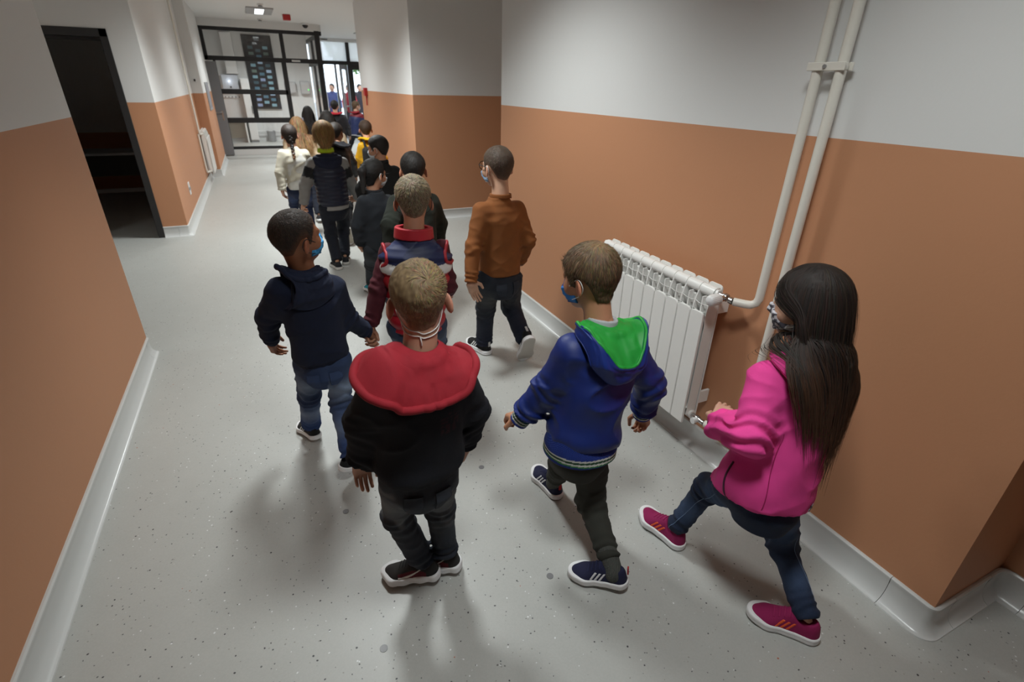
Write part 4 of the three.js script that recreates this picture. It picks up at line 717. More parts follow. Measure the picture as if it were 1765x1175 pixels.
// ---------------------------------------------------------------- hair
function makeHair(X, o) {
  const { toH, fromH, hk } = X, R = rng(901 + (X.c.seed || 1) * 13), near = X.near;
  const line = [[0, 0.058], [0.55, 0.052], [0.95, 0.034], [1.2, 0.004], [1.32, -0.026], [1.45, -0.02], [1.56, 0.012], [1.9, 0.008], [2.15, -0.018], [2.5, (o.nape ?? -0.07) + 0.012], [PI, o.nape ?? -0.07]];
  const hl = az => { let i = 0; while (i < line.length - 2 && az > line[i + 1][0]) i++; return mix(line[i][1], line[i + 1][1], clamp((az - line[i][0]) / (line[i + 1][0] - line[i][0]), 0, 1)); };
  const lift = o.cover ?? 0;            // lowers the line at the sides: hair over the ears
  const edge = (x, y, z) => { const az = Math.atan2(abs(x), z); return y - hl(az) + lift * sstep(1.2, 1.5, az); };
  const top = o.top ?? 0.012, side = o.side ?? 0.004;
  const crown = o.crown || [0.01, 0.085, -0.055];
  const thick = (x, y, z) => { const e = edge(x, y, z); return mix(side, top, sstep(-0.03, 0.065, y + z * 0.15)) * sstep(-0.004, o.soft ?? 0.022, e) + 0.0008; };
  const f = (x, y, z) => { const q = toH(x, y, z), e = edge(...q); let d = X.skull(...q); if (d < 0.05) { d -= thick(...q); const rg = o.rough ?? 0.0012; d -= rg * noise(q[0] * 95, q[1] * 95, q[2] * 95) + rg * 0.8 * noise(q[0] * 40, q[1] * 40, q[2] * 40); } return smax(d, -e, 0.004) * hk; };
  const c1 = lin(o.color), c2 = lin(o.light || o.color), sk = X.skinC;
  const tone = (q, r) => { const fade = o.fade ? 1 - sstep(0.0, o.fade, edge(...q)) : 0, dC = Math.hypot(q[0] - crown[0], q[1] - crown[1], q[2] - crown[2]), w = o.burst ? Math.exp(-dC * dC / 0.0016) * o.burst : 0, t = clamp((o.mixr ?? 0.35) * r + w + 0.35 * sstep(0.0, 0.1, q[1]) * (o.topLight ?? 0.6) * r, 0, 1); return c1.map((v, i) => mix(mix(v, c2[i], t), sk[i] * 0.8, fade * (o.fadeAmt ?? 0.45))); };
  const [lo, hi] = bounds([X.HC], 0.15 * hk);
  const cap = net(f, lo, hi, [0.0036, 0.0065, 0.01][X.lod], (x, y, z) => { const q = toH(x, y, z); return tone(q, 0.4 + 0.4 * noise(q[0] * 160, q[1] * 50, q[2] * 160)).map(v => v * 0.8); });
  const parts = [cap];
  // strands
  const P = cap.attributes.position, Nn = cap.attributes.normal, ix = cap.index.array, cum = []; let tot = 0;
  for (let t = 0; t < ix.length; t += 3) { const a = [0, 1, 2].map(i => [P.getX(ix[t + i]), P.getY(ix[t + i]), P.getZ(ix[t + i])]); tot += vlen(vcross(vsub(a[1], a[0]), vsub(a[2], a[0]))); cum.push(tot); }
  const pick = () => { const r = R() * tot; let a = 0, b = cum.length - 1; while (a < b) { const m = (a + b) >> 1; cum[m] < r ? a = m + 1 : b = m; } const t = a * 3; let u = R(), v = R(); if (u + v > 1) { u = 1 - u; v = 1 - v; } const w = 1 - u - v; const I = [ix[t], ix[t + 1], ix[t + 2]], W = [w, u, v]; const p = [0, 0, 0], n = [0, 0, 0]; for (let i = 0; i < 3; i++) { p[0] += P.getX(I[i]) * W[i]; p[1] += P.getY(I[i]) * W[i]; p[2] += P.getZ(I[i]) * W[i]; n[0] += Nn.getX(I[i]) * W[i]; n[1] += Nn.getY(I[i]) * W[i]; n[2] += Nn.getZ(I[i]) * W[i]; } return [p, vnorm(n)]; };
  const pos = [], nor = [], col = [], idx = [];
  const ribbon = (pts, w, c, nrm, taper = 1) => { const b0 = pos.length / 3, n = pts.length; for (let i = 0; i < n; i++) { const t = vnorm(vsub(pts[min(i + 1, n - 1)], pts[max(i - 1, 0)])), nn = typeof nrm[0] === 'number' ? nrm : nrm[i], s = vnorm(vcross(t, nn)), ww = w * (1 - taper * Math.pow(i / (n - 1), 2) * 0.85) * 0.5, up = vnorm(vcross(s, t)), dk = 0.8 + 0.3 * i / n; for (const e of [-1, 1]) { pos.push(...vadd(pts[i], s, e * ww)); nor.push(...vnorm(vadd(up, s, e * 0.5))); col.push(c[0] * dk, c[1] * dk, c[2] * dk); } if (i) { const q = b0 + 2 * i; idx.push(q - 2, q - 1, q + 1, q - 2, q + 1, q); } } };
  const nS = o.n ?? [5200, 900, 300][X.lod];
  const Cw = fromH(...crown);
  if (!o.long) for (let i = 0; i < nS; i++) {
    const [p, n] = pick(), q = toH(...p), e = edge(...q); if (e < 0.001) continue;
    let d = vsub(p, Cw); const dist = vlen(d); d = vnorm(vadd(d, n, -vdot(d, n))); const sw = vcross(n, d), swirl = (o.swirl ?? 0.5) * Math.exp(-dist / 0.05);
    d = vnorm(vadd(vadd(d, sw, swirl + (R() - 0.5) * (o.mess ?? 0.5)), n, (o.stand ?? 0.45) + (R() - 0.5) * 0.25));
    if (o.flow) d = vnorm(vadd(d, o.flow(q, X, R), 1));
    const len = (mix(o.lenSide ?? 0.008, o.lenTop ?? 0.016, sstep(-0.02, 0.06, q[1])) * (0.7 + 0.6 * R())) * min(1, e / 0.03 + 0.3) * hk, pts = [p]; let pp = p, dd = d;
    for (let s = 0; s < 3; s++) { dd = vnorm(vadd(vadd(dd, n, -0.22 * (o.bend ?? 1)), UPW, -0.1)); pp = vadd(pp, dd, len / 3); pts.push(pp); }
    ribbon(pts, (o.width ?? 0.0016) * (0.7 + 0.6 * R()), tone(q, R()).map(v => v * (0.75 + 0.5 * R())), n);
  } else {
    const Lg = o.long, coll = Lg.collide, stepL = 0.014;
    for (let i = 0; i < nS; i++) {
      const [p, n] = pick(), q = toH(...p); if (edge(...q) < 0.002) continue;
      const zf = (1 - (o.long.fringe ?? 0)) * sstep(0.02, 0.07, q[2]); let d = vsub(p, Cw); d = vnorm(d); d = vadd(d, [0, 1, 2].map(h => X.fromH(0, 0, -1)[h] - X.HC[h]), zf * 1.6); d = vadd(d, [0, 1, 2].map(h => X.fromH(q[0] > 0 ? 1 : -1, 0, 0)[h] - X.HC[h]), zf * 0.8); d = vnorm(vadd(d, n, -vdot(d, n))); d = vnorm(vadd(d, n, 0.06)); let pp = p; const pts = [p], nr = [n], len = Lg.len * (0.72 + 0.36 * R()) + (q[1] < 0 ? -0.05 : 0.03), ph = R() * 6.3, clump = floor(R() * 40), cj = [noise(clump * 3.1, 1, so2(X)), noise(clump * 3.1, 5, so2(X)), noise(clump * 3.1, 9, so2(X))]; let tl = 0;
      const hs = (a, b, e) => { const w = toH(a, b, e); return (X.skull(...w) - 0.006) * hk; };
      while (tl < len) {
        d = vnorm(vadd(vadd(d, UPW, -0.34), cj, 0.035));
        if (Lg.back) d = vnorm(vadd(d, X.B, Lg.back * 0.06));
        if (Lg.wave) d = vnorm(vadd(vadd(d, X.Rr, Lg.wave * sin(tl * 85 + ph * 0.4 + clump)), X.B, Lg.wave * 0.7 * cos(tl * 85 + ph * 0.4 + clump)));
        { const w = toH(...pp); if (w[2] > 0.0 && w[1] < 0.055 && w[1] > -0.16) d = vnorm(vadd(vadd(d, [0, 1, 2].map(h => X.fromH(0, 0, -1)[h] - X.HC[h]), 0.55 * sstep(0, 0.04, w[2])), [0, 1, 2].map(h => X.fromH(w[0] > 0 ? 1 : -1, 0, 0)[h] - X.HC[h]), 0.3 * sstep(0.0, 0.04, w[2]))); }
        if (Lg.gather && pp[1] < X.HC[1] - 0.02) d = vnorm(vadd(d, X.Rr, -vdot(vsub(pp, X.J.neck), X.Rr) * Lg.gather));
        pp = vadd(pp, d, stepL); const a = hs(...pp), mrg = 0.003 + 0.012 * ((i * 0.618) % 1); let nn = null;
        if (a < mrg * 0.5) { const gq = grad(hs, pp); pp = vadd(pp, gq, mrg * 0.5 - a); d = vnorm(vadd(d, gq, -min(0, vdot(d, gq)))); nn = gq; }
        if (coll) { const b = coll(...pp); if (b < mrg) { const gq = grad(coll, pp); pp = vadd(pp, gq, mrg - b); d = vnorm(vadd(d, gq, -min(0, vdot(d, gq)))); nn = gq; } }
        pts.push(pp); nr.push(nn || vnorm(vadd(nr[nr.length - 1], vsub(pp, [X.HC[0], pp[1], X.HC[2]]), 3))); tl += stepL;
      }
      const r = R(), tips = Lg.tips ? lin(Lg.tips) : null, c = tone(q, r).map(v => v * (0.7 + 0.6 * R()));
      ribbon(pts, (Lg.width ?? 0.0026) * (0.7 + 0.6 * R()), c, nr); if (tips) { const n0 = pts.length, b = col.length - n0 * 6; for (let j = 0; j < n0; j++) { const t = sstep(0.45, 1, j / n0) * (0.5 + 0.5 * r); for (let e = 0; e < 2; e++) for (let h = 0; h < 3; h++) { const w = b + j * 6 + e * 3 + h; col[w] = mix(col[w], tips[h], t); } } }
    }
  }
  const sg = new THREE.BufferGeometry(); sg.setAttribute('position', new THREE.Float32BufferAttribute(pos, 3)); sg.setAttribute('normal', new THREE.Float32BufferAttribute(nor, 3)); sg.setAttribute('color', new THREE.Float32BufferAttribute(col, 3)); sg.setAttribute('uv', new THREE.Float32BufferAttribute(new Float32Array(pos.length / 3 * 2), 2)); sg.setIndex(idx);
  if (pos.length) parts.push(sg);
  const hm = put('hair', join(parts), MP.hair, X.g);
  if (o.extra) o.extra(hm, o, R, ribbon);
  return hm;
}
function so2(X) { return X.so; }
// ---------------------------------------------------------------- joints of each child, metres (x right, y up, z towards the camera)
const POSE = {
  front: { S: 1.16, J: { head: [0.304, 1.104, -1.209], neck: [0.288, 0.974, -1.174], shL: [0.165, 0.947, -1.137], shR: [0.398, 0.896, -1.164], elL: [0.127, 0.778, -1.198], elR: [0.447, 0.721, -1.204], wrL: [0.111, 0.621, -1.233], wrR: [0.433, 0.568, -1.249], haL: [0.107, 0.559, -1.25], haR: [0.41, 0.509, -1.256], hipL: [0.207, 0.577, -1.183], hipR: [0.322, 0.556, -1.176], knL: [0.199, 0.33, -1.265], knR: [0.341, 0.318, -1.259], anL: [0.269, 0.087, -1.255], anR: [0.354, 0.082, -1.262], toeL: [0.197, 0.018, -1.231], toeR: [0.285, 0.017, -1.26] } },
  navy: { S: 1.14, J: { head: [0.064, 1.08, -2.033], neck: [0.069, 0.96, -2.056], shL: [-0.042, 0.904, -2.007], shR: [0.179, 0.871, -2.055], elL: [-0.096, 0.753, -2.093], elR: [0.208, 0.694, -2.094], wrL: [-0.102, 0.611, -2.162], wrR: [0.296, 0.581, -2.157], haL: [-0.098, 0.559, -2.198], haR: [0.327, 0.534, -2.187], hipL: [0.023, 0.528, -2.085], hipR: [0.138, 0.547, -2.021], knL: [0.007, 0.299, -2.188], knR: [0.131, 0.299, -2.07], anL: [-0.01, 0.075, -2.271], anR: [0.126, 0.106, -1.915], toeL: [-0.052, 0.02, -2.396], toeR: [0.167, 0.015, -1.936] } },
  vest: { S: 1.22, J: { head: [0.575, 1.137, -2.27], neck: [0.558, 1.015, -2.226], shL: [0.427, 0.95, -2.236], shR: [0.684, 0.951, -2.185], elL: [0.372, 0.764, -2.206], elR: [0.691, 0.756, -2.173], wrL: [0.318, 0.606, -2.176], wrR: [0.74, 0.671, -2.31], haL: [0.29, 0.547, -2.156], haR: [0.758, 0.629, -2.359], hipL: [0.459, 0.573, -2.196], hipR: [0.607, 0.571, -2.176], knL: [0.514, 0.387, -2.385], knR: [0.668, 0.375, -2.352], anL: [0.55, 0.17, -2.522], anR: [0.673, 0.118, -2.32], toeL: [0.572, 0.072, -2.637], toeR: [0.698, 0.024, -2.437] } },
  brown: { S: 1.3, J: { head: [1.171, 1.199, -2.705], neck: [1.173, 1.063, -2.662], shL: [1.033, 0.999, -2.636], shR: [1.298, 0.984, -2.683], elL: [0.976, 0.787, -2.586], elR: [1.335, 0.787, -2.613], wrL: [0.942, 0.609, -2.534], wrR: [1.332, 0.634, -2.706], haL: [0.965, 0.543, -2.552], haR: [1.365, 0.615, -2.767], hipL: [1.082, 0.593, -2.615], hipR: [1.241, 0.566, -2.652], knL: [1.115, 0.344, -2.744], knR: [1.308, 0.305, -2.779], anL: [1.123, 0.082, -2.792], anR: [1.308, 0.162, -2.562], toeL: [1.092, 0.017, -2.92], toeR: [1.293, 0.02, -2.459] } },
  blue: { S: 1.2, J: { head: [0.886, 1.057, -1.295], neck: [0.908, 0.918, -1.238], shL: [0.78, 0.869, -1.205], shR: [1.028, 0.834, -1.208], elL: [0.741, 0.691, -1.264], elR: [1.11, 0.662, -1.184], wrL: [0.664, 0.552, -1.313], wrR: [1.136, 0.504, -1.226], haL: [0.66, 0.533, -1.376], haR: [1.162, 0.445, -1.242], hipL: [0.781, 0.505, -1.173], hipR: [0.902, 0.443, -1.205], knL: [0.86, 0.284, -1.312], knR: [0.917, 0.175, -1.19], anL: [0.909, 0.074, -1.452], anR: [0.874, 0.084, -0.96], toeL: [0.903, 0.026, -1.604], toeR: [0.816, 0.017, -1.012] } },
  pink: { S: 1.22, J: { head: [1.344, 1.066, -0.859], neck: [1.34, 0.926, -0.832], shL: [1.201, 0.883, -0.832], shR: [1.455, 0.843, -0.804], elL: [1.113, 0.724, -0.759], elR: [1.345, 0.684, -0.774], wrL: [1.161, 0.664, -0.91], wrR: [1.449, 0.595, -0.872], haL: [1.216, 0.685, -0.941], haR: [1.429, 0.532, -0.868], hipL: [1.175, 0.507, -0.758], hipR: [1.313, 0.461, -0.741], knL: [1.25, 0.33, -0.953], knR: [1.409, 0.204, -0.737], anL: [1.211, 0.08, -1.022], anR: [1.343, 0.081, -0.55], toeL: [1.188, 0.035, -1.17], toeR: [1.279, 0.019, -0.631] } },
  olive: { S: 1.26, J: { head: [0.854, 1.11, -3.321], neck: [0.853, 0.981, -3.35], shL: [0.72, 0.926, -3.334], shR: [0.981, 0.915, -3.35], elL: [0.651, 0.803, -3.191], elR: [1.037, 0.731, -3.408], wrL: [0.641, 0.63, -3.21], wrR: [1.044, 0.569, -3.471], haL: [0.642, 0.562, -3.221], haR: [1.032, 0.566, -3.403], hipL: [0.768, 0.532, -3.321], hipR: [0.924, 0.532, -3.294], knL: [0.646, 0.282, -3.297], knR: [0.886, 0.298, -3.145], anL: [0.787, 0.07, -3.217], anR: [0.859, 0.086, -2.985], toeL: [0.771, 0.032, -3.369], toeR: [0.888, 0.025, -3.128] } },
  pony: { S: 1.17, J: { head: [0.706, 1.014, -3.858], neck: [0.688, 0.892, -3.859], shL: [0.59, 0.849, -3.787], shR: [0.809, 0.826, -3.887], elL: [0.538, 0.67, -3.798], elR: [0.812, 0.753, -3.714], wrL: [0.543, 0.513, -3.834], wrR: [0.819, 0.611, -3.636], haL: [0.562, 0.465, -3.873], haR: [0.822, 0.548, -3.624], hipL: [0.627, 0.488, -3.843], hipR: [0.75, 0.466, -3.902], knL: [0.647, 0.296, -4.017], knR: [0.738, 0.295, -3.707], anL: [0.644, 0.08, -4.141], anR: [0.721, 0.156, -3.502], toeL: [0.629, 0.02, -4.274], toeR: [0.731, 0.03, -3.576] } },
  black: { S: 1.2, J: { head: [0.942, 1.076, -4.866], neck: [0.947, 0.967, -4.797], shL: [0.841, 0.899, -4.746], shR: [1.079, 0.897, -4.805], elL: [0.753, 0.742, -4.814], elR: [1.098, 0.714, -4.753], wrL: [0.77, 0.588, -4.873], wrR: [1.103, 0.583, -4.854], haL: [0.769, 0.522, -4.877], haR: [1.104, 0.517, -4.846], hipL: [0.883, 0.527, -4.764], hipR: [1.032, 0.526, -4.751], knL: [0.831, 0.319, -4.923], knR: [1, 0.275, -4.832], anL: [0.881, 0.07, -4.909], anR: [0.995, 0.075, -4.674], toeL: [0.874, 0.023, -5.051], toeR: [1.01, 0.022, -4.813] } },
  yellow: { S: 1.18, J: { head: [1.255, 1.062, -7.164], neck: [1.248, 0.955, -7.094], shL: [1.156, 0.891, -7.016], shR: [1.364, 0.876, -7.136], elL: [1.134, 0.725, -7.104], elR: [1.444, 0.707, -7.11], wrL: [1.148, 0.585, -7.185], wrR: [1.409, 0.573, -7.195], haL: [1.103, 0.538, -7.19], haR: [1.418, 0.508, -7.191], hipL: [1.186, 0.518, -7.06], hipR: [1.333, 0.518, -7.06], knL: [1.174, 0.32, -7.232], knR: [1.323, 0.278, -7.166], anL: [1.18, 0.07, -7.235], anR: [1.324, 0.078, -7.015], toeL: [1.175, 0.022, -7.374], toeR: [1.328, 0.021, -7.151] } },
  gold: { S: 1.29, J: { head: [0.524, 1.172, -5.105], neck: [0.521, 1.028, -5.076], shL: [0.38, 0.961, -5.075], shR: [0.659, 0.959, -5.064], elL: [0.303, 0.766, -5.055], elR: [0.708, 0.766, -5.111], wrL: [0.266, 0.592, -5.061], wrR: [0.768, 0.598, -5.138], haL: [0.247, 0.541, -5.107], haR: [0.745, 0.584, -5.204], hipL: [0.456, 0.563, -5.036], hipR: [0.604, 0.548, -5.088], knL: [0.466, 0.282, -5.08], knR: [0.597, 0.282, -5.203], anL: [0.473, 0.071, -4.902], anR: [0.563, 0.073, -5.036], toeL: [0.447, 0.023, -5.062], toeR: [0.579, 0.028, -5.209] } },
  braid: { S: 1.19, J: { head: [0.295, 1.083, -6.246], neck: [0.303, 0.967, -6.188], shL: [0.181, 0.917, -6.161], shR: [0.428, 0.91, -6.201], elL: [0.132, 0.72, -6.132], elR: [0.456, 0.751, -6.302], wrL: [0.129, 0.547, -6.105], wrR: [0.463, 0.62, -6.402], haL: [0.133, 0.489, -6.136], haR: [0.465, 0.557, -6.416], hipL: [0.231, 0.545, -6.178], hipR: [0.379, 0.545, -6.183], knL: [0.227, 0.348, -6.354], knR: [0.376, 0.332, -6.34], anL: [0.224, 0.116, -6.454], anR: [0.379, 0.096, -6.251], toeL: [0.217, 0.034, -6.578], toeR: [0.378, 0.02, -6.379] } },
  wavy: { S: 1.241, J: { head: [0.442, 1.109, -7.08], neck: [0.438, 0.995, -7.01], shL: [0.303, 0.976, -7], shR: [0.573, 0.976, -7.019], elL: [0.27, 0.79, -6.938], elR: [0.599, 0.788, -6.96], wrL: [0.258, 0.623, -6.973], wrR: [0.604, 0.621, -6.997], haL: [0.257, 0.556, -6.986], haR: [0.603, 0.554, -7.01], hipL: [0.362, 0.592, -6.98], hipR: [0.517, 0.592, -6.991], knL: [0.31, 0.323, -7.012], knR: [0.51, 0.319, -6.955], anL: [0.375, 0.07, -7.041], anR: [0.519, 0.091, -6.824], toeL: [0.335, 0.023, -7.184], toeR: [0.513, 0.021, -6.963] } },
  longhair: { S: 1.22, J: { head: [0.877, 1.092, -10.644], neck: [0.89, 0.967, -10.597], shL: [0.751, 0.977, -10.598], shR: [0.997, 0.899, -10.609], elL: [0.703, 0.8, -10.528], elR: [1.026, 0.768, -10.467], wrL: [0.708, 0.628, -10.536], wrR: [1.037, 0.606, -10.509], haL: [0.694, 0.559, -10.55], haR: [1.038, 0.54, -10.521], hipL: [0.797, 0.561, -10.582], hipR: [0.949, 0.561, -10.569], knL: [0.722, 0.301, -10.592], knR: [0.939, 0.306, -10.479], anL: [0.837, 0.07, -10.575], anR: [0.927, 0.082, -10.349], toeL: [0.807, 0.027, -10.718], toeR: [0.943, 0.021, -10.488] } },
  pack: { S: 1.21, J: { head: [0.768, 1.102, -6.219], neck: [0.761, 0.996, -6.142], shL: [0.645, 0.952, -6.078], shR: [0.859, 0.933, -6.211], elL: [0.632, 0.796, -6.192], elR: [0.913, 0.766, -6.292], wrL: [0.624, 0.674, -6.306], wrR: [0.942, 0.626, -6.378], haL: [0.618, 0.615, -6.337], haR: [0.948, 0.563, -6.401], hipL: [0.656, 0.577, -6.064], hipR: [0.807, 0.574, -6.06], knL: [0.682, 0.397, -6.261], knR: [0.757, 0.372, -5.888], anL: [0.695, 0.19, -6.412], anR: [0.709, 0.194, -5.707], toeL: [0.695, 0.089, -6.525], toeR: [0.724, 0.035, -5.765] } },
  beige: { S: 1.287, J: { head: [0.832, 1.156, -7.447], neck: [0.852, 1.025, -7.398], shL: [0.711, 1.012, -7.393], shR: [0.99, 0.977, -7.398], elL: [0.658, 0.814, -7.382], elR: [1.007, 0.773, -7.371], wrL: [0.646, 0.643, -7.427], wrR: [1.004, 0.623, -7.466], haL: [0.645, 0.573, -7.441], haR: [1.004, 0.553, -7.46], hipL: [0.77, 0.596, -7.371], hipR: [0.931, 0.596, -7.38], knL: [0.707, 0.336, -7.469], knR: [0.904, 0.314, -7.412], anL: [0.761, 0.07, -7.499], anR: [0.914, 0.086, -7.264], toeL: [0.729, 0.023, -7.649], toeR: [0.91, 0.023, -7.412] } },
  redhood: { S: 1.257, J: { head: [1.551, 1.14, -12.196], neck: [1.549, 1.014, -12.139], shL: [1.439, 0.951, -12.172], shR: [1.707, 0.94, -12.11], elL: [1.418, 0.794, -12.296], elR: [1.753, 0.711, -12.088], wrL: [1.421, 0.667, -12.414], wrR: [1.788, 0.57, -12.183], haL: [1.419, 0.601, -12.436], haR: [1.798, 0.509, -12.214], hipL: [1.496, 0.557, -12.179], hipR: [1.65, 0.557, -12.151], knL: [1.504, 0.346, -12.362], knR: [1.651, 0.34, -12.327], anL: [1.515, 0.121, -12.504], anR: [1.629, 0.085, -12.253], toeL: [1.53, 0.049, -12.644], toeR: [1.66, 0.02, -12.393] } },
  stripe: { S: 1.226, J: { head: [2.135, 1.109, -13.079], neck: [2.103, 0.984, -13.039], shL: [2.029, 0.913, -13.133], shR: [2.21, 0.934, -12.951], elL: [2, 0.763, -13.257], elR: [2.255, 0.768, -13.045], wrL: [2.04, 0.617, -13.333], wrR: [2.314, 0.634, -13.129], haL: [2.042, 0.55, -13.338], haR: [2.321, 0.567, -13.138], hipL: [2.031, 0.543, -13.082], hipR: [2.089, 0.553, -12.946], knL: [1.964, 0.328, -13.234], knR: [2.198, 0.396, -13.14], anL: [1.885, 0.1, -13.328], anR: [2.159, 0.147, -13.075], toeL: [2.028, 0.068, -13.374], toeR: [2.218, 0.028, -13.152] } },
  adult: { S: 1.568, J: { head: [2.584, 1.413, -20.476], neck: [2.588, 1.247, -20.53], shL: [2.759, 1.223, -20.53], shR: [2.417, 1.223, -20.53], elL: [2.802, 0.976, -20.518], elR: [2.371, 0.976, -20.518], wrL: [2.806, 0.77, -20.45], wrR: [2.367, 0.771, -20.45], haL: [2.806, 0.685, -20.436], haR: [2.367, 0.685, -20.437], hipL: [2.686, 0.737, -20.547], hipR: [2.49, 0.737, -20.547], knL: [2.684, 0.407, -20.434], knR: [2.489, 0.393, -20.494], anL: [2.684, 0.079, -20.382], anR: [2.49, 0.11, -20.669], toeL: [2.689, 0.029, -20.192], toeR: [2.484, 0.027, -20.491] } },
};
// ---------------------------------------------------------------- the children
const PROF = {
  jacket: [[-0.06, 0.112, 0.1, 0], [0.03, 0.12, 0.102, 0], [0.16, 0.117, 0.1, 0.002], [0.92, 0.12, 0.092, 0.008], [0.975, 0.108, 0.076, 0.008], [1.015, 0.078, 0.062, 0.004], [1.045, 0.057, 0.054, 0], [1.06, 0.052, 0.052, 0]],
  shirt: [[-0.085, 0.107, 0.094, 0], [0.02, 0.108, 0.092, 0], [0.14, 0.103, 0.086, 0.002], [0.92, 0.112, 0.082, 0.006], [0.975, 0.1, 0.068, 0.006], [1.012, 0.072, 0.057, 0.002], [1.035, 0.053, 0.05, 0], [1.045, 0.05, 0.05, 0]],
};
const prof = (name, hem, wide = 1, bag = 1) => PROF[name].map((q, i) => [i ? q[0] : hem ?? q[0], q[1] * wide * (i < 3 ? bag : 1), q[2] * wide * (i < 3 ? bag : 1), q[3]]);
// hood lying open on the back: lining from the collar to the rim, then the outer cloth
function hoodDown(X, gm, o) {
  const { J, U, B, Rr, k } = X, P = gm.mesh, nk = vadd(J.neck, U, (o.rise ?? 0.02) * k);
  const dir = a => vadd([0, 1, 2].map(i => Rr[i] * sin(a)), B, cos(a));
  const a0 = o.span ?? 1.9;
  const drop = a => mix(o.dropSide ?? 0.03, o.drop, Math.pow(max(0, cos(a * (o.sharp ?? 0.8))), o.pw ?? 1.3));
  const reach = a => mix(o.out, o.outSide ?? o.out * 1.25, sin(min(abs(a), PI / 2)) ** 2);
  const pt = (a, s) => { const d = dir(a), e = 1 - 0.35 * sstep(0.72, 1, abs(a) / a0); let p = vadd(nk, d, (0.05 + (reach(a) - 0.05) * s * e) * k); return vadd(p, U, -(drop(a) * s * s * 0.65 + drop(a) * s * 0.35) * k); };
  const fadeE = u => 1 - 0.85 * sstep(0.6, 1, abs(u)), F = gm.soft;
  const wob = (a, s) => 0.004 * noise(a * 3 + X.so, s * 4, 1) + 0.003 * noise(a * 7 + X.so, s * 6, 5);
  const tone = hex => { const c = lin(hex); return (x, y, z) => { const n = 1 + 0.1 * noise(x * 40, y * 40, z * 40); return c.map(q => q * n); }; };
  const rimLift = o.rimLift ?? 0.02, nu = X.near ? 60 : 30, nv = X.near ? 26 : 12;
  const hood = drape(F, (u, s) => pt(u * a0, s), (u, s) => 0.009 + (rimLift - 0.007) * Math.pow(s, 1.5) * fadeE(u) - min(o.bowl ?? 0.004, 0.006 + rimLift * s * 0.5) * sin(PI * s) * fadeE(u) + wob(u * a0, s) * s + (o.mid || 0) * Math.exp(-((s - 0.3) ** 2) / 0.03) * cos(u * a0 * 0.6), nu, nv, 0.006, tone(o.lining));
  const root = put('hood', hood.geo, o.liningMat || X.c.hoodMat || MP.cloth, P, o.label);
  let rim = hood.rim(1); { const dive = (p, q) => vadd(vadd(p, grad(F, p), -0.045), vnorm(vsub(p, q)), 0.012); const n = rim.length; rim = [dive(rim[1], rim[3]), ...rim.slice(2, n - 2), dive(rim[n - 2], rim[n - 4])]; } put('hood_rim', finish(tube(rim, (o.rim ?? 0.011) * k, 10, nu * 2), tone(o.rimColor || o.lining)), o.liningMat || MP.cloth, root);
  if (o.outer) {      // outer cloth from the rim down to the jacket
    const od = o.outDrop, h2 = drape(F, (u, s) => { const a = u * a0, p = pt(a, 1); return vadd(vadd(p, U, -od * s * Math.pow(max(0.08, cos(a * 0.75)), 1.2) * k), dir(a), 0.01 * s); }, (u, s) => (rimLift * (1 - s) + 0.012 * sin(PI * s)) * fadeE(u) + 0.004 + wob(u * a0, s + 3) * sin(PI * s), nu, nv, 0.006, tone(o.outer));
    put('hood_outer', h2.geo, o.outerMat || MP.cloth, root); put('hood_edge', finish(tube(rim.map(p => vadd(p, U, -0.004)), (o.rim ?? 0.011) * 1.15 * k, 10, nu * 2), tone(o.outer)), o.outerMat || MP.cloth, root);
  }
  return root;
}
function collar(X, P, color, mat, r = 0.056, h = 0.035, up = 0.0, thick = 0.007, name = 'collar') {  // stand-up collar ring
  const { k } = X, f = (x, y, z) => { const d0 = vsub([x, y, z], vadd(X.J.neck, X.U, up * k)), v = vdot(d0, X.U), rad = vlen(vadd(d0, X.U, -v)); return max(abs(rad - (r + 0.1 * (h / 2 - v)) * k) - thick * k, abs(v) - h * k / 2) - 0.003; };
  const [lo, hi] = bounds([X.J.neck], 0.1 * k); return put(name, net(f, lo, hi, [0.0042, 0.007, 0.011][X.lod], lin(color)), mat, P);
}
function cuffs(X, P, color, mat, r = 0.026, from = -0.012, to = 0.018) {
  for (const s of ['L', 'R']) { const w = X.J['wr' + s], d = vnorm(vsub(w, X.J['el' + s])), f0 = capsule(vadd(w, d, from - 0.03), vadd(w, d, to + 0.03), r * X.k, r * X.k * 0.95), f = (x, y, z) => { const t = (x - w[0]) * d[0] + (y - w[1]) * d[1] + (z - w[2]) * d[2]; return smax(f0(x, y, z), max(t - to, from - t), 0.004); }; const [lo, hi] = bounds([w], 0.06); put('cuff', net(f, lo, hi, [0.0035, 0.006, 0.01][X.lod], lin(color)), mat, P); }
}
const who = (key, label, o) => makePerson({ ...POSE[key], label, ...o });

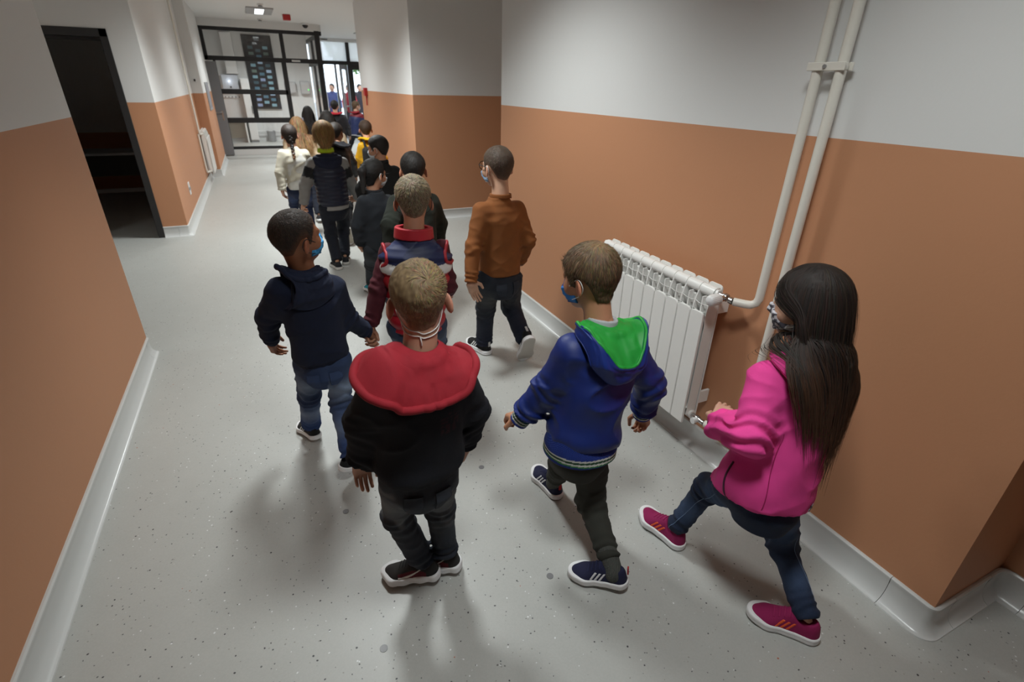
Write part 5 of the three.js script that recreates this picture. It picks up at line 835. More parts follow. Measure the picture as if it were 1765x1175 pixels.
// 1 red-hooded boy nearest the camera
who('front', 'boy in a dark navy jacket with an open red hood on his shoulders', {
  lod: 0, seed: 1, face: [-12, -6, 2], skin: '#c4937a', palmL: 'back', curlL: 0.5, curlR: 0.3,
  trousers: { color: '#343a44', fade: '#7c7e80', low: '#1b2333', lowDark: 1, acid: 0.7, th: [0.064, 0.047], sh: [0.046, 0.043], cut: 0.01, pockets: 1, fold: 1.3 },
  shoes: { color: '#22201f', mid: '#5a1220', toe: '#2b2726', chunky: 1, sole: 0.029, swoosh: '#d8d4cf', lace: '#1a1a1a', k: 1.08, dir: 62 },
  hair: { color: '#68523a', light: '#b0956b', top: 0.007, side: 0.002, lenTop: 0.019, lenSide: 0.008, mess: 0.45, stand: 0.25, swirl: 1.3, crown: [0.02, 0.062, -0.08], rough: 0.0014, n: 8200, width: 0.0017, mixr: 0.75, fade: 0.03, nape: -0.076, flow: (q, X, R) => [X.Rr[0] * 0.55 * sstep(0.0, 0.06, q[1]), 0.1, X.Rr[2] * 0.55 * sstep(0, 0.06, q[1])] },
  mask: { color: '#7d93b4', behind: 1 },
  wear: X => {
    const print = lin('#3a1620'), n1 = lin('#0d1019');
    const G = X.garment({ name: 'jacket', prof: prof('jacket', 0.035, 1.03, 1.03), sl: [0.054, 0.049, 0.041], color: '#0d1019', mat: MP.fleece, fold: 1.25, hemBag: 0.03, cuffRib: 0.012, cuffIn: 0.006,
      paint: (x, y, z, t) => t[2] > 0.03 && t[0] > 0.025 && t[0] < 0.085 && t[1] > X.L - 0.15 && t[1] < X.L - 0.08 && abs(sin((t[1] - X.L) * 260)) > 0.5 && noise(t[0] * 190, t[1] * 60, 3) > -0.1 ? n1.map((q, i) => mix(q, print[i], 0.6)) : null });
    cuffs(X, G.mesh, '#a01820', MP.knit, 0.028, -0.004, 0.014);
    hoodDown(X, G, { drop: 0.13, out: 0.11, outSide: 0.132, dropSide: 0.04, span: 1.65, lining: '#9c1c2a', rimColor: '#981a28', rim: 0.0115, rimLift: 0.022, bowl: 0.006, rise: 0.03, label: 'open red hood lining' });
  },
});
// 2 navy hoodie, face turned right, holding hands
who('navy', 'boy in a navy hoodie and faded jeans, head turned, holding another hand', {
  lod: 0, seed: 2, face: [-62, 4, -4], skin: '#986446', curlR: 0.8, curlL: 0.5,
  trousers: { color: '#364a72', fade: '#8fa1bd', low: '#33508a', cut: 0.0, th: [0.06, 0.047], sh: [0.045, 0.042], pockets: 1, seam: '#3b4d70', fold: 1.6 },
  shoes: { color: '#121214', stripes: '#d8d8d8', lace: '#1a1a1a' },
  hair: { color: '#1c140f', light: '#4a372a', top: 0.007, side: 0.003, lenTop: 0.009, lenSide: 0.005, stand: 0.8, mess: 0.5, n: 7500, width: 0.0014, fade: 0.05, fadeAmt: 0.5, mixr: 0.8, nape: -0.068, rough: 0.0006 },
  mask: { color: '#2f7fb8', edge: '#45a3dc', print: 1, dark: 1, half: 0.058 },
  wear: X => {
    const G = X.garment({ name: 'hoodie', prof: prof('jacket', 0.005, 1.0), sl: [0.051, 0.044, 0.036], color: '#121b33', mat: MP.fleece, fold: 1.1, hemRib: 0.035, cuffRib: 0.03, cuffIn: 0.007 });
    hoodDown(X, G, { drop: 0.045, out: 0.095, outSide: 0.1, dropSide: 0.016, span: 1.25, lining: '#141e38', rim: 0.008, rimLift: 0.02, bowl: 0.006, rise: 0.022, outer: '#131c35', outDrop: 0.125, sharp: 0.9, pw: 1.1, label: 'folded navy hood' });
  },
});
// 3 padded vest over a maroon jumper
who('vest', 'boy in a padded red, white and navy vest over maroon sleeves, holding a hand', {
  lod: 0, seed: 3, face: [-13, -4, 0], skin: '#b98468', curlL: 0.8,
  trousers: { color: '#33435f', fade: '#6a7c98', cut: 0.0, fold: 1.2 }, shoes: { color: '#2a2a30' },
  hair: { color: '#54442f', light: '#b5a283', top: 0.009, side: 0.005, lenTop: 0.014, lenSide: 0.008, stand: 1.0, mess: 0.7, n: 6500, width: 0.0014, mixr: 0.8, fade: 0.02, nape: -0.075, crown: [0, 0.075, -0.07], swirl: 0.9 },
  mask: { color: '#20242c', dark: 1 },
  wear: X => {
    const { L, k } = X, G = X.garment({ name: 'jumper', prof: prof('shirt', -0.035, 1.02), sl: [0.035, 0.039, 0.034], blend: 0.02, color: '#4a0b1a', mat: MP.cloth, fold: 1.2, cuffRib: 0.03, cuffIn: 0.004 });
    const navy = lin('#15204a'), white = lin('#d8d5d2'), red = lin('#a01424'), v0 = L - 0.1 * k;
    const zone = t => v0 + 0.16 * abs(t[0]) * 0.9;
    const V = X.garment({ name: 'vest', prof: [[-0.015, 0.122, 0.108, 0], [0.05, 0.128, 0.11, 0], [0.16, 0.13, 0.108, 0.002], [0.88, 0.156, 0.104, 0.008], [0.95, 0.156, 0.09, 0.008], [0.99, 0.128, 0.074, 0.006], [1.015, 0.09, 0.066, 0.003], [1.04, 0.062, 0.06, 0]], color: '#a01424', mat: MP.nylon, fold: 0.8, quilt: [0.062 * k, 0.01], fine: 0.8,
      paint: (x, y, z, t) => { const e = zone(t); return t[2] < -0.02 ? red : t[1] > e + 0.012 ? navy : t[1] > e - 0.034 ? white : red; } });
    collar(X, V.mesh, '#b01c2c', MP.nylon, 0.072, 0.042, -0.012, 0.009);
    for (const s of ['L', 'R']) { // red armhole piping
      const sh = X.J['sh' + s], d1 = vnorm(vsub(X.J['el' + s], sh)), ax = vnorm(vadd([0, 1, 2].map(i => X.Rr[i] * (s === 'L' ? -0.85 : 0.85)), d1, 0.4)), e1 = vnorm(vcross(ax, X.B)), e2 = vcross(ax, e1), un = (x, y, z) => smin(V.base(x, y, z), G.base(x, y, z), 0.01), c0 = vadd(vadd(sh, X.U, -0.028 * k), X.Rr, (s === 'L' ? -1 : 1) * 0.006), pts = []; for (let i = 0; i <= 28; i++) { const a = i / 28 * 2 * PI; pts.push(settle(un, vadd(vadd(c0, e1, cos(a) * 0.066 * k), e2, sin(a) * 0.07 * k), 0.001, 7)); }
      put('armhole_trim', finish(tube(pts, 0.008 * k, 8, 70), red), MP.nylon, V.mesh);
    }
  },
});
// 4 rust-brown shirt
who('brown', 'tall boy in a plain rust brown long-sleeved shirt, mask and glasses, by the right wall', {
  lod: 0, seed: 4, face: [14, -2, 0], skin: '#c39a80', palmL: 'back', curlL: 0.2,
  trousers: { color: '#232a36', fade: '#4a4c4e', low: '#131c33', lowDark: 1, cut: -0.01, th: [0.066, 0.054], sh: [0.052, 0.047], pockets: 1, fold: 1.0 },
  shoes: { color: '#0f0f10', stripes: '#e0e0e0', bottom: '#b9b4ad', tab: '#c9c9c9', lace: '#141414', k: 1.1 }, shoeR: { dir: -4, pitch: 1.12 },
  hair: { color: '#4a3a2e', light: '#6e5a48', top: 0.006, side: 0.0035, lenTop: 0.007, lenSide: 0.004, stand: 0.9, n: 6000, width: 0.0012, fade: 0.03, fadeAmt: 0.35, nape: -0.07 },
  mask: { color: '#c9d3dd', edge: '#7fa0c0' },
  wear: X => {
    const G = X.garment({ name: 'shirt', prof: prof('shirt', 0.02, 1.04, 1.03), sl: [0.044, 0.039, 0.032], color: '#7c4719', mat: MP.cloth, fold: 1.0 });
    collar(X, G.mesh, '#7c4719', MP.cloth, 0.05, 0.016, -0.014, 0.004);
    const gl = put('glasses', tube([X.fromH(-0.076, 0.0, 0.0), X.fromH(-0.074, 0.006, 0.05), X.fromH(-0.06, 0.006, 0.092)], 0.0018, 6, 16), M.dark, X.g);
    put('lens_rim', [-1, 1].map(s => { const t = new THREE.TorusGeometry(0.021, 0.0018, 6, 28); t.applyMatrix4(new THREE.Matrix4().makeBasis(v3(vsub(X.fromH(1, 0, 0), X.fromH(0, 0, 0))).normalize(), v3(vsub(X.fromH(0, 1, 0), X.fromH(0, 0, 0))).normalize(), v3(vsub(X.fromH(0, 0, 1), X.fromH(0, 0, 0))).normalize()).setPosition(...X.fromH(s * 0.031, 0.0, 0.098))); return t; }), M.dark, gl);
  },
});
// 5 blue jacket with green hood lining
who('blue', 'boy in a bright blue jacket with a green hood lining, striding past the radiator', {
  lod: 0, seed: 5, face: [22, -10, 0], skin: '#bd8768', curlL: 1.1, curlR: 0.9, palmL: 'down',
  trousers: { color: '#34352f', cut: 0.03, mat: MP.fleece, th: [0.066, 0.052], sh: [0.047, 0.037], cuff: 0.004, fold: 1.3 },
  shoes: { color: '#191c3c', stripes: '#dcdce0', tab: '#b01822', sock: '#4c4e4a', lace: '#20244a', k: 1.04 },
  hair: { color: '#4a3726', light: '#9a7d58', top: 0.016, side: 0.008, lenTop: 0.03, lenSide: 0.016, stand: 0.32, mess: 0.35, swirl: 0.5, crown: [0.0, 0.088, -0.045], burst: 0.9, n: 8000, width: 0.0016, mixr: 0.45, nape: -0.085, soft: 0.016, rough: 0.0015 },
  mask: { color: '#123a86', edge: '#3a86d8', half: 0.058 },
  wear: X => {
    const { L, k } = X, G = X.garment({ name: 'jacket', prof: prof('jacket', 0.036, 1.04, 1.03), sl: [0.056, 0.053, 0.043], sleeveEnd: 0.8, color: '#13296f', mat: MP.nylon, fold: 1.7, hemBag: 0.03, blend: 0.035 });
    const wb = ['#1a3488', '#3f8a4a', '#e0e2dc', '#1c4a2e', '#e0e2dc', '#1a3488'].map(lin), wv = [0.0, 0.006, 0.0125, 0.0205, 0.027];
    X.garment({ name: 'waistband', prof: [[-0.024, 0.121, 0.108, 0.006], [0.012, 0.12, 0.107, 0.004], [0.05, 0.108, 0.094, 0]], color: '#1a3488', mat: MP.knit, thigh: 0.074, fold: 0.3, fine: 0.5, paint: (x, y, z, t) => { const h = t[1] / k + 0.016; let n = 0; while (n < 5 && h > wv[n]) n++; return wb[n]; } });
    const cv = [-0.0195, -0.0135, -0.0085, -0.0025, 0.0025], cb = ['#1a3488', '#1c4a2e', '#e0e2dc', '#1c4a2e', '#e0e2dc', '#1a3488'].map(lin);
    for (const s of ['L', 'R']) {
      const w = X.J['wr' + s], d = vnorm(vsub(w, X.J['el' + s])), t = (x, y, z) => (x - w[0]) * d[0] + (y - w[1]) * d[1] + (z - w[2]) * d[2], f0 = capsule(vadd(w, d, -0.07), vadd(w, d, 0.05), 0.036 * k, 0.034 * k), [lo, hi] = bounds([w], 0.075);
      put('cuff', net((x, y, z) => smax(f0(x, y, z), max(t(x, y, z) - 0.014, -0.04 - t(x, y, z)), 0.005), lo, hi, 0.0023, (x, y, z) => { const h = t(x, y, z); let n = 0; while (n < 5 && h > cv[n]) n++; return cb[n]; }), MP.knit, G.mesh);
    }
    collar(X, G.mesh, '#b9bcc0', MP.cloth, 0.047, 0.03, 0.0, 0.004, 'shirt_collar');
    hoodDown(X, G, { drop: 0.135, out: 0.115, outSide: 0.112, dropSide: 0.02, span: 1.7, lining: '#1f9c38', liningMat: MP.nylon, rimColor: '#1f9c38', rim: 0.006, rimLift: 0.036, bowl: 0.014, rise: 0.03, outer: '#15307e', outerMat: MP.nylon, outDrop: 0.06, sharp: 0.85, pw: 1.7, label: 'blue hood showing its green lining' });
  },
});
// 6 pink jacket girl
who('pink', 'girl in a bright pink jacket with long dark brown hair, stepping along the orange wall', {
  lod: 0, seed: 6, face: [26, -8, 0], skin: '#c79a82', curlL: 0.6, palmL: 'down',
  trousers: { color: '#1f2f4c', fade: '#4c648a', th: [0.058, 0.046], sh: [0.041, 0.034], cut: -0.005, seam: '#6f86a8', fold: 1.2 },
  shoes: { color: '#8c1450', stripes: '#e0552a', lace: '#9a1a58', k: 1.06 },
  shoeL: { pitch: -0.06 },
  mask: { color: '#c9c6cc', edge: '#4a4650', print: 1 },
  hair: { color: '#150d08', light: '#3a2619', top: 0.012, side: 0.01, cover: 0.075, crown: [0.0, 0.095, -0.02], n: 5200, nape: -0.1, soft: 0.012 },
  wear: X => {
    const { L, k } = X, G = X.garment({ name: 'jacket', prof: prof('jacket', -0.02, 1.02, 1.1), thigh: 0.072, sl: [0.05, 0.048, 0.042], color: '#ea4498', mat: MP.cloth, fold: 1.15, hemRib: 0.004 });
    hoodDown(X, G, { drop: 0.075, out: 0.1, outSide: 0.118, dropSide: 0.02, span: 1.8, lining: '#c42a78', rim: 0.008, rimLift: 0.03, bowl: 0.01, rise: 0.02, outer: '#ea4498', outDrop: 0.075, label: 'pink hood' });
    cuffs(X, G.mesh, '#9a1458', MP.knit, 0.036, -0.006, 0.008);
    // small grey star near the hem
    const star = new THREE.Shape(); for (let i = 0; i < 10; i++) { const a = i * PI / 5 + 0.5, r = (i % 2 ? 0.006 : 0.0155) * k; i ? star.lineTo(sin(a) * r, cos(a) * r) : star.moveTo(sin(a) * r, cos(a) * r); } star.closePath();
    const sg = new THREE.ExtrudeGeometry(star, { depth: 0.0012, bevelEnabled: false, steps: 1 }), sp = sg.attributes.position;
    for (let i = 0; i < sp.count; i++) { const q = settle(G.f, X.fromT(0.062 * k + sp.getX(i), 0.005 * k + sp.getY(i), 0.11), 0.0006 + (sp.getZ(i) > 0.0006 ? 0.0014 : 0), 4); sp.setXYZ(i, ...q); } sg.computeVertexNormals();
    put('star_emblem', sg, std('#55505a', 0.6), G.mesh, 'small grey star');
    const sea = []; for (let i = 0; i <= 14; i++) sea.push(settle(G.f, X.fromT(-0.09 * k, mix(-0.035 * k, L * 0.6, i / 14), 0.07), 0.0006)); put('seam', tube(sea, 0.0013, 5, 40), std('#a3145a', 0.8), G.mesh);
    const zp = []; for (let i = 0; i <= 8; i++) zp.push(settle(G.f, X.fromT(-0.12 * k, mix(-0.02 * k, 0.09 * k, i / 8), -0.015), 0.002)); put('pocket_zip', tube(zp, 0.003, 6, 24), std('#4a2038', 0.6), G.mesh);
    const hc = vadd(vadd(X.J.neck, X.B, 0.06), X.U, -0.02), cf = (x, y, z) => G.soft(x, y, z) - 0.066 * Math.exp(-((x - hc[0]) ** 2 + (y - hc[1]) ** 2 + (z - hc[2]) ** 2) / 0.015);
    X.c.hair.long = { len: 0.45, collide: cf, tips: '#54331d', width: 0.0032, back: 0.45, gather: 0.8 };
  },
});
// 7 dark olive jacket, mostly hidden
who('olive', 'boy in a dark olive jacket, mostly hidden behind the red padded vest', {
  lod: 1, seed: 7, face: [-13, -2, 0], skin: '#b07d62', trousers: { color: '#1d2230' }, shoes: { color: '#161618' },
  hair: { color: '#15100c', light: '#2a2018', top: 0.01, side: 0.005, lenTop: 0.014, lenSide: 0.007, stand: 0.7, n: 2200, width: 0.002 },
  wear: X => { const G = X.garment({ name: 'jacket', prof: prof('jacket', -0.03, 1.05), sl: [0.054, 0.05, 0.04], color: '#1b2018', mat: MP.fleece }); collar(X, G.mesh, '#1b2018', MP.fleece, 0.06, 0.04, 0, 0.008); },
});
// 8 dark grey jacket, ponytail
who('pony', 'child in a charcoal jacket with a dark ponytail, glasses and a pale mask', {
  lod: 1, seed: 8, face: [-55, -4, 0], skin: '#b88a70', trousers: { color: '#20242c', fade: '#3a4048' }, shoes: { color: '#15161a', mid: '#1c9ab0', lace: '#1a1a1a' },
  hair: { color: '#0e0b0a', light: '#221a16', top: 0.009, side: 0.006, cover: 0.02, lenTop: 0.03, lenSide: 0.03, stand: 0.02, bend: 0.2, mess: 0.1, n: 2400, width: 0.0028, crown: [0, 0.04, 0.08],
    extra: (hm, o, R, rb) => { } },
  mask: { color: '#b9c4cf' },
  wear: X => {
    const G = X.garment({ name: 'jacket', prof: prof('jacket', -0.02, 1.0), sl: [0.05, 0.045, 0.037], color: '#1d2127', mat: MP.fleece, hemRib: 0.03, cuffRib: 0.03 }); collar(X, G.mesh, '#16181d', MP.fleece, 0.056, 0.035, 0, 0.007);
    const p0 = X.fromH(0, 0.045, -0.1), f = (() => { const a = capsule(p0, vadd(X.fromH(0, 0.02, -0.125), [0, 0, 0]), 0.022, 0.026), b = capsule(X.fromH(0, 0.02, -0.125), vadd(X.fromH(0.01, -0.1, -0.13), [0, -0.03, 0]), 0.026, 0.012); return (x, y, z) => smin(a(x, y, z), b(x, y, z), 0.02) - 0.003 * noise(x * 120, y * 25, z * 120); })();
    const [lo, hi] = bounds([p0, X.fromH(0, -0.14, -0.13)], 0.06); put('ponytail', net(f, lo, hi, 0.006, lin('#0f0c0b')), MP.hair, X.g); put('hair_tie', new THREE.TorusGeometry(0.021, 0.006, 8, 20).translate(...p0), M.dark, X.g);
    put('glasses', tube([X.fromH(0.08, 0.0, -0.005), X.fromH(0.076, 0.005, 0.05), X.fromH(0.062, 0.004, 0.092)], 0.002, 6, 14), M.dark, X.g);
  },
});
// 9 black bomber
who('black', 'boy in a black jacket with a striped collar, face in a pale mask turned aside', {
  lod: 1, seed: 9, face: [52, -6, 0], skin: '#b58468', trousers: { color: '#15171c' }, shoes: { color: '#141416' },
  hair: { color: '#120c09', light: '#2a1d15', top: 0.013, side: 0.007, lenTop: 0.024, lenSide: 0.012, stand: 0.2, n: 2600, width: 0.002 }, mask: { color: '#a9bccb', edge: '#c4d2dc' },
  wear: X => { const G = X.garment({ name: 'jacket', prof: prof('jacket', -0.05, 1.02), sl: [0.055, 0.05, 0.04], color: '#0b0b0c', mat: MP.fleece }); collar(X, G.mesh, '#0d0d0e', MP.knit, 0.056, 0.03, 0.002, 0.007); for (const h of [-0.004, 0.008]) collar(X, G.mesh, '#8a8a8a', MP.knit, 0.0572, 0.003, h, 0.0075, 'collar_stripe'); },
});
// 10 yellow jacket with a backpack
who('yellow', 'boy in a yellow hooded jacket wearing a black backpack, near the right wall', {
  lod: 1, seed: 10, face: [-5, 0, 0], skin: '#c08e70', trousers: { color: '#1b2130' }, shoes: { color: '#202024' },
  hair: { color: '#3a271a', light: '#5c432e', top: 0.014, side: 0.007, lenTop: 0.024, lenSide: 0.012, stand: 0.5, mess: 0.8, n: 1800, width: 0.0024 },
  wear: X => { const G = X.garment({ name: 'jacket', prof: prof('jacket', -0.06, 1.02), sl: [0.055, 0.05, 0.04], color: '#d9a010', mat: MP.nylon }); hoodDown(X, G, { drop: 0.07, out: 0.1, lining: '#e0b016', rim: 0.012, rimLift: 0.035, bowl: 0.0, rise: 0.035, span: 1.8 }); X.c.G = G; },
});
{ // his backpack
  const Jy = POSE.yellow.J, t = thing('backpack', 'black backpack worn over the yellow jacket', 'backpack', [1.262, 0.56, -6.905]);
  const b = new RoundedBoxGeometry(0.25, 0.32, 0.13, 5, 0.055); b.translate(0, 0.16, 0.035); put('bag', metreUV(b), std('#121214', 0.8), t);
  const fp = new RoundedBoxGeometry(0.19, 0.15, 0.05, 4, 0.022); fp.translate(0, 0.1, 0.11); put('front_pocket', metreUV(fp), std('#18181b', 0.8), t);
  for (const s of [-1, 1]) put('shoulder_strap', tube([[s * 0.07, 0.3, -0.02], [s * 0.078, 0.375, -0.075], [s * 0.085, 0.372, -0.15], [s * 0.1, 0.27, -0.235], [s * 0.12, 0.1, -0.2], [s * 0.115, 0.04, -0.02]], 0.014, 8, 40), std('#131315', 0.8), t);
  put('grab_handle', tube([[-0.03, 0.31, 0.0], [-0.02, 0.345, -0.005], [0.02, 0.345, -0.005], [0.03, 0.31, 0.0]], 0.006, 8, 20), std('#131315', 0.8), t);
}
// 11 gold hair, navy vest over grey sleeves
who('gold', 'boy with a golden bowl cut in a navy padded vest over black-banded grey sleeves', {
  lod: 1, seed: 11, face: [-3, -12, 0], skin: '#c39375', curlL: 0.7,
  trousers: { color: '#131928', cut: 0.01, th: [0.064, 0.052], sh: [0.05, 0.045], fold: 1 }, shoes: { color: '#16191f', soleColor: '#c8c8c4', lace: '#222' },
  hair: { color: '#6e4e2a', light: '#c9a063', top: 0.02, side: 0.02, cover: 0.045, lenTop: 0.05, lenSide: 0.05, stand: 0.02, bend: 0.15, mess: 0.12, swirl: 0.1, n: 6000, width: 0.0019, mixr: 0.8, crown: [0.0, 0.1, -0.02], nape: -0.078, soft: 0.01, burst: 0.5 },
  wear: X => {
    const { L, k } = X, grey = lin('#8d8b88'), blk = lin('#15161a');
    const G = X.garment({ name: 'jumper', prof: prof('shirt', -0.02, 1.1), sl: [0.05, 0.046, 0.037], color: '#8d8b88', mat: MP.cloth, fold: 1, paint: (x, y, z, t, a) => a && a.d < 0.02 && a.t1 > 0.055 && a.t1 < 0.145 && a.t2 < 0.02 ? blk : grey });
    const V = X.garment({ name: 'vest', prof: [[0.018, 0.124, 0.11, 0], [0.06, 0.128, 0.112, 0], [0.16, 0.126, 0.11, 0.002], [0.92, 0.136, 0.102, 0.008], [0.97, 0.122, 0.086, 0.008], [1.01, 0.086, 0.068, 0.004], [1.045, 0.064, 0.06, 0]], color: '#10162c', mat: MP.nylon, quilt: [0.034 * k, 0.006], fold: 0.6, fine: 0.85 });
    hoodDown(X, V, { drop: 0.06, out: 0.1, lining: '#111830', rim: 0.013, rimLift: 0.03, bowl: 0.0, rise: 0.018, outer: '#111830', outDrop: 0.08, span: 1.7 });
    collar(X, V.mesh, '#b6d410', MP.nylon, 0.056, 0.03, 0.02, 0.006, 'collar');
  },
});
// 12 girl with a braid
who('braid', 'girl in a cream knitted cardigan with one dark braid down her back', {
  lod: 1, seed: 12, face: [2, -6, 0], skin: '#c09078', trousers: { color: '#1d2a4c', fade: '#33456e', th: [0.06, 0.048], sh: [0.045, 0.04], cut: -0.02 }, shoes: { color: '#2a2c38' },
  hair: { color: '#1c120d', light: '#3c2a20', top: 0.012, side: 0.009, cover: 0.03, lenTop: 0.03, lenSide: 0.026, stand: -0.02, bend: 0.3, mess: 0.1, n: 3200, width: 0.0026, crown: [0, 0.06, 0.07], mixr: 0.8 },
  wear: X => {
    const G = X.garment({ name: 'cardigan', prof: prof('jacket', 0.02, 0.96), sl: [0.052, 0.047, 0.04], color: '#d6cfbd', mat: MP.knit, fold: 0.9, hemRib: 0.02 });
    X.garment({ name: 'undershirt', prof: prof('shirt', -0.005, 1.1), color: '#d8d6d0', mat: MP.cloth, fold: 0.4 });
    const A = X.fromH(0, -0.02, -0.1), pts = [A]; for (let i = 1; i < 15; i++) { let p = vadd(vadd(pts[i - 1], X.U, -0.018), X.B, i < 3 ? 0.004 : 0); const d = G.base(...p); if (d < 0.014) p = vadd(p, grad(G.base, p), 0.014 - d); pts.push(p); }
    const f = (x, y, z) => { let d = 1; pts.forEach((p, i) => { const s = (i % 2 ? 1 : -1) * 0.006, q = vadd(p, X.Rr, s), r = mix(0.017, 0.009, i / 15); d = smin(d, ellip(x - q[0], y - q[1], z - q[2], r, 0.016, r * 0.85), 0.004); }); return d; };
    const [lo, hi] = bounds(pts, 0.04), c1 = lin('#1a110c'), c2 = lin('#7a5230'), y0 = pts[14][1], y1 = A[1]; put('braid', net(f, lo, hi, 0.0045, (x, y) => c1.map((q, i) => mix(q, c2[i], sstep(0.5, 1, (y1 - y) / (y1 - y0))))), MP.hair, X.g);
    put('hair_tie', new THREE.TorusGeometry(0.011, 0.004, 6, 16).rotateX(PI / 2).translate(...pts[11]), M.greyPlastic, X.g);
  },
});
const longHair = (len, wave, n, w, tips) => ({ len, wave, width: w, tips, back: 0.3 });
who('wavy', 'girl with long wavy light brown hair beside the girl with the braid', {
  lod: 1, seed: 13, face: [0, -4, 0], skin: '#c39980', trousers: { color: '#222838' }, shoes: { color: '#26262a' },
  hair: { color: '#5e4228', light: '#a37c50', top: 0.012, side: 0.012, cover: 0.06, n: 1900, mixr: 0.8, nape: -0.1, crown: [0, 0.095, -0.02] },
  wear: X => { const G = X.garment({ name: 'jacket', prof: prof('jacket', -0.05, 1), sl: [0.052, 0.047, 0.038], color: '#b9a58c', mat: MP.cloth }); X.c.hair.long = { ...longHair(0.36, 0.22, 0, 0.005, '#b08a5c'), collide: G.base }; },
});
who('longhair', 'girl with straight black hair to her waist in a pale lilac top', {
  lod: 2, seed: 14, face: [-20, 0, 0], skin: '#c09a84', trousers: { color: '#151824' }, shoes: { color: '#1c1c20' },
  hair: { color: '#0d0a09', light: '#1d1613', top: 0.012, side: 0.012, cover: 0.06, n: 1100, nape: -0.1, crown: [0, 0.095, -0.02] },
  wear: X => { const G = X.garment({ name: 'shirt', prof: prof('shirt', -0.1, 1.05), sl: [0.05, 0.045, 0.036], color: '#a9a8bd', mat: MP.cloth }); X.c.hair.long = { ...longHair(0.42, 0, 0, 0.008), collide: G.base }; },
});
who('pack', 'boy with short dark hair in a black jacket beside the golden bowl cut', {
  lod: 1, seed: 15, face: [-28, -4, 0], skin: '#a9775a', trousers: { color: '#12141b' }, shoes: { color: '#1c2340', mid: '#a51f28', bottom: '#a9a294', tab: '#b02028' },
  hair: { color: '#1c140f', light: '#3a2b20', top: 0.009, side: 0.005, lenTop: 0.012, lenSide: 0.007, stand: 0.7, n: 1600, width: 0.0022, fade: 0.02 },
  wear: X => { const G = X.garment({ name: 'jacket', prof: prof('jacket', -0.07, 1.08), sl: [0.058, 0.052, 0.042], color: '#101117', mat: MP.nylon }); hoodDown(X, G, { drop: 0.06, out: 0.1, lining: '#12131a', rim: 0.012, rimLift: 0.03, bowl: 0, rise: 0.02, span: 1.7 }); },
});
who('beige', 'girl with dark hair in a beige jacket, half hidden by the golden bowl cut', {
  lod: 2, seed: 16, face: [-5, -4, 0], skin: '#b98d74', trousers: { color: '#1a1d28' }, shoes: { color: '#202024' },
  hair: { color: '#120d0b', light: '#2a1f19', top: 0.012, side: 0.012, cover: 0.06, n: 1100, nape: -0.1, crown: [0, 0.095, -0.02] },
  wear: X => { const G = X.garment({ name: 'jacket', prof: prof('jacket', -0.1, 1.05), sl: [0.054, 0.05, 0.042], color: '#b5a78f', mat: MP.cloth }); X.c.hair.long = { ...longHair(0.22, 0, 0, 0.008), collide: G.base }; },
});
who('redhood', 'far-off boy in a navy jacket with a red hood lining, before the exit doors', {
  lod: 2, seed: 17, face: [-18, 0, 0], skin: '#b98d74', trousers: { color: '#141824' }, shoes: { color: '#202024' },
  hair: { color: '#120d0b', light: '#2a1f19', top: 0.014, side: 0.008, lenTop: 0.02, lenSide: 0.012, stand: 0.5, n: 500, width: 0.005 },
  wear: X => { const G = X.garment({ name: 'jacket', prof: prof('jacket', -0.08, 1.06), sl: [0.058, 0.052, 0.044], color: '#10131d', mat: MP.nylon }); cuffs(X, G.mesh, '#8b8d92', MP.knit, 0.036, -0.012, 0.01); hoodDown(X, G, { drop: 0.06, out: 0.1, lining: '#b01c2c', rim: 0.01, rimLift: 0.03, bowl: 0, rise: 0.045, span: 1.8 }); },
});
who('stripe', 'boy in a navy tracksuit top with a white sleeve stripe, striding to the exit', {
  lod: 2, seed: 18, face: [-62, 0, 0], skin: '#c49a80', trousers: { color: '#161b28', th: [0.06, 0.05], sh: [0.046, 0.042] }, shoes: { color: '#26262a' },
  hair: { color: '#5a4430', light: '#8a6d4c', top: 0.012, side: 0.006, lenTop: 0.018, lenSide: 0.01, stand: 0.5, n: 500, width: 0.005 }, mask: { color: '#b5bcc4' },
  wear: X => {
    const red = lin('#7d1626'), wh = lin('#c9ccd2'), nv = lin('#1c2c5a'), G = X.garment({ name: 'jacket', prof: prof('jacket', -0.07, 1.03), sl: [0.054, 0.05, 0.042], color: '#1c2c5a', mat: MP.nylon,
      paint: (x, y, z, t, a) => a && a.d < 0.03 && a.a.s === 'R' && abs((x - a.a.el[0]) * X.B[0] + (z - a.a.el[2]) * X.B[2] - 0.01) < 0.012 ? wh : t[1] < -0.05 ? wh : t[1] > X.L - 0.045 ? red : nv });
    hoodDown(X, G, { drop: 0.05, out: 0.095, lining: '#8a1626', rim: 0.01, rimLift: 0.03, bowl: 0, rise: 0.03, span: 1.8 });
  },
});
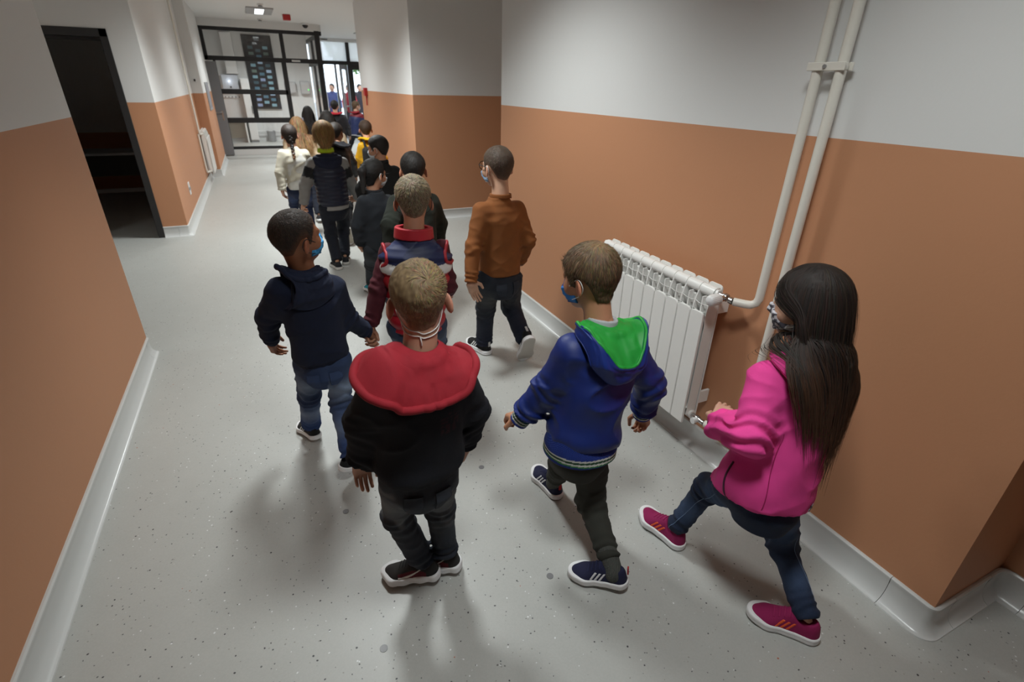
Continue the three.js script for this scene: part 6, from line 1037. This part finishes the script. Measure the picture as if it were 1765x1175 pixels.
// adults waiting in the daylight outside the doors
who('adult', 'adult in a blue jacket standing in the daylight outside the left glass door', {
  lod: 2, seed: 19, face: [150, 0, 0], skin: '#a98068', trousers: { color: '#252a3a' }, shoes: { color: '#1c1c20' },
  hair: { color: '#1c1512', top: 0.012, side: 0.006, lenTop: 0.016, lenSide: 0.01, n: 400, width: 0.005 },
  wear: X => { X.garment({ name: 'jacket', prof: prof('jacket', -0.1, 1.06), sl: [0.056, 0.05, 0.04], color: '#30406e', mat: MP.cloth }); },
});
{
  const shift = (dx, dz, s) => { const J = {}; for (const q in POSE.adult.J) { const p = POSE.adult.J[q], m = POSE.adult.J.hipL; J[q] = [(p[0] - 2.588) * s + 2.588 + dx, p[1] * s, (p[2] + 20.53) * s - 20.53 + dz]; } return { S: POSE.adult.S * s, J }; };
  makePerson({ ...shift(0.62, -0.4, 0.98), label: 'adult in a red top outside, seen through the open door gap', lod: 2, seed: 20, face: [170, 0, 0], skin: '#b98d74', trousers: { color: '#2a2c34' }, shoes: { color: '#202024' }, hair: { color: '#2a1c14', n: 300, width: 0.006 },
    wear: X => { X.garment({ name: 'jacket', prof: prof('jacket', -0.1, 1), sl: [0.054, 0.048, 0.04], color: '#a01c2c', mat: MP.cloth }); } });
  makePerson({ ...shift(1.15, -1.2, 1.0), label: 'adult in dark clothes outside the right-hand exit door', lod: 2, seed: 21, face: [200, 0, 0], skin: '#b98d74', trousers: { color: '#1a1c24' }, shoes: { color: '#202024' }, hair: { color: '#1a1310', n: 300, width: 0.006 },
    wear: X => { X.garment({ name: 'coat', prof: prof('jacket', -0.14, 1), sl: [0.054, 0.048, 0.04], color: '#20242e', mat: MP.cloth }); } });
}
{ // a leafy tree out in the yard, glimpsed over the right door
  const t = thing('tree', 'leafy green tree in the yard glimpsed through the right exit door', 'tree', [5.6, 0, -30]), R = rng(31), leaf = new THREE.PlaneGeometry(0.22, 0.13, 2, 1);
  put('trunk', tube([[0, -0.05, 0], [0.05, 1.2, 0.02], [-0.03, 2.6, 0.05]], 0.14, 10, 14), std('#3d3127', 0.9), t);
  for (let i = 0; i < 5; i++) { const a = i * 1.26; put('branch', tube([[0, 2.1 + i * 0.1, 0], [cos(a) * 0.7, 3 + 0.1 * i, sin(a) * 0.7], [cos(a) * 1.4, 3.5, sin(a) * 1.3]], 0.05, 7, 12), std('#3d3127', 0.9), t); }
  const lm = new THREE.MeshPhysicalMaterial({ color: new THREE.Color(0.1, 0.22, 0.05), roughness: 0.9, transmission: 0.3, thickness: 0, side: THREE.DoubleSide }), im = new THREE.InstancedMesh(leaf, lm, 2600), m = new THREE.Matrix4(), e = new THREE.Euler();
  for (let i = 0; i < 2600; i++) { const a = R() * 6.28, u = R() * 2 - 1, r = 2.0 * Math.cbrt(R()), q = sqrt(1 - u * u); e.set(R() * 6, R() * 6, R() * 6); m.makeRotationFromEuler(e).setPosition(cos(a) * q * r, 3.5 + u * r * 0.8, sin(a) * q * r); im.setMatrixAt(i, m); }
  im.name = 'foliage'; im.userData.kind = 'stuff'; t.add(shade(im));
}
scene.environment = null;
renderer.render(scene, camera);
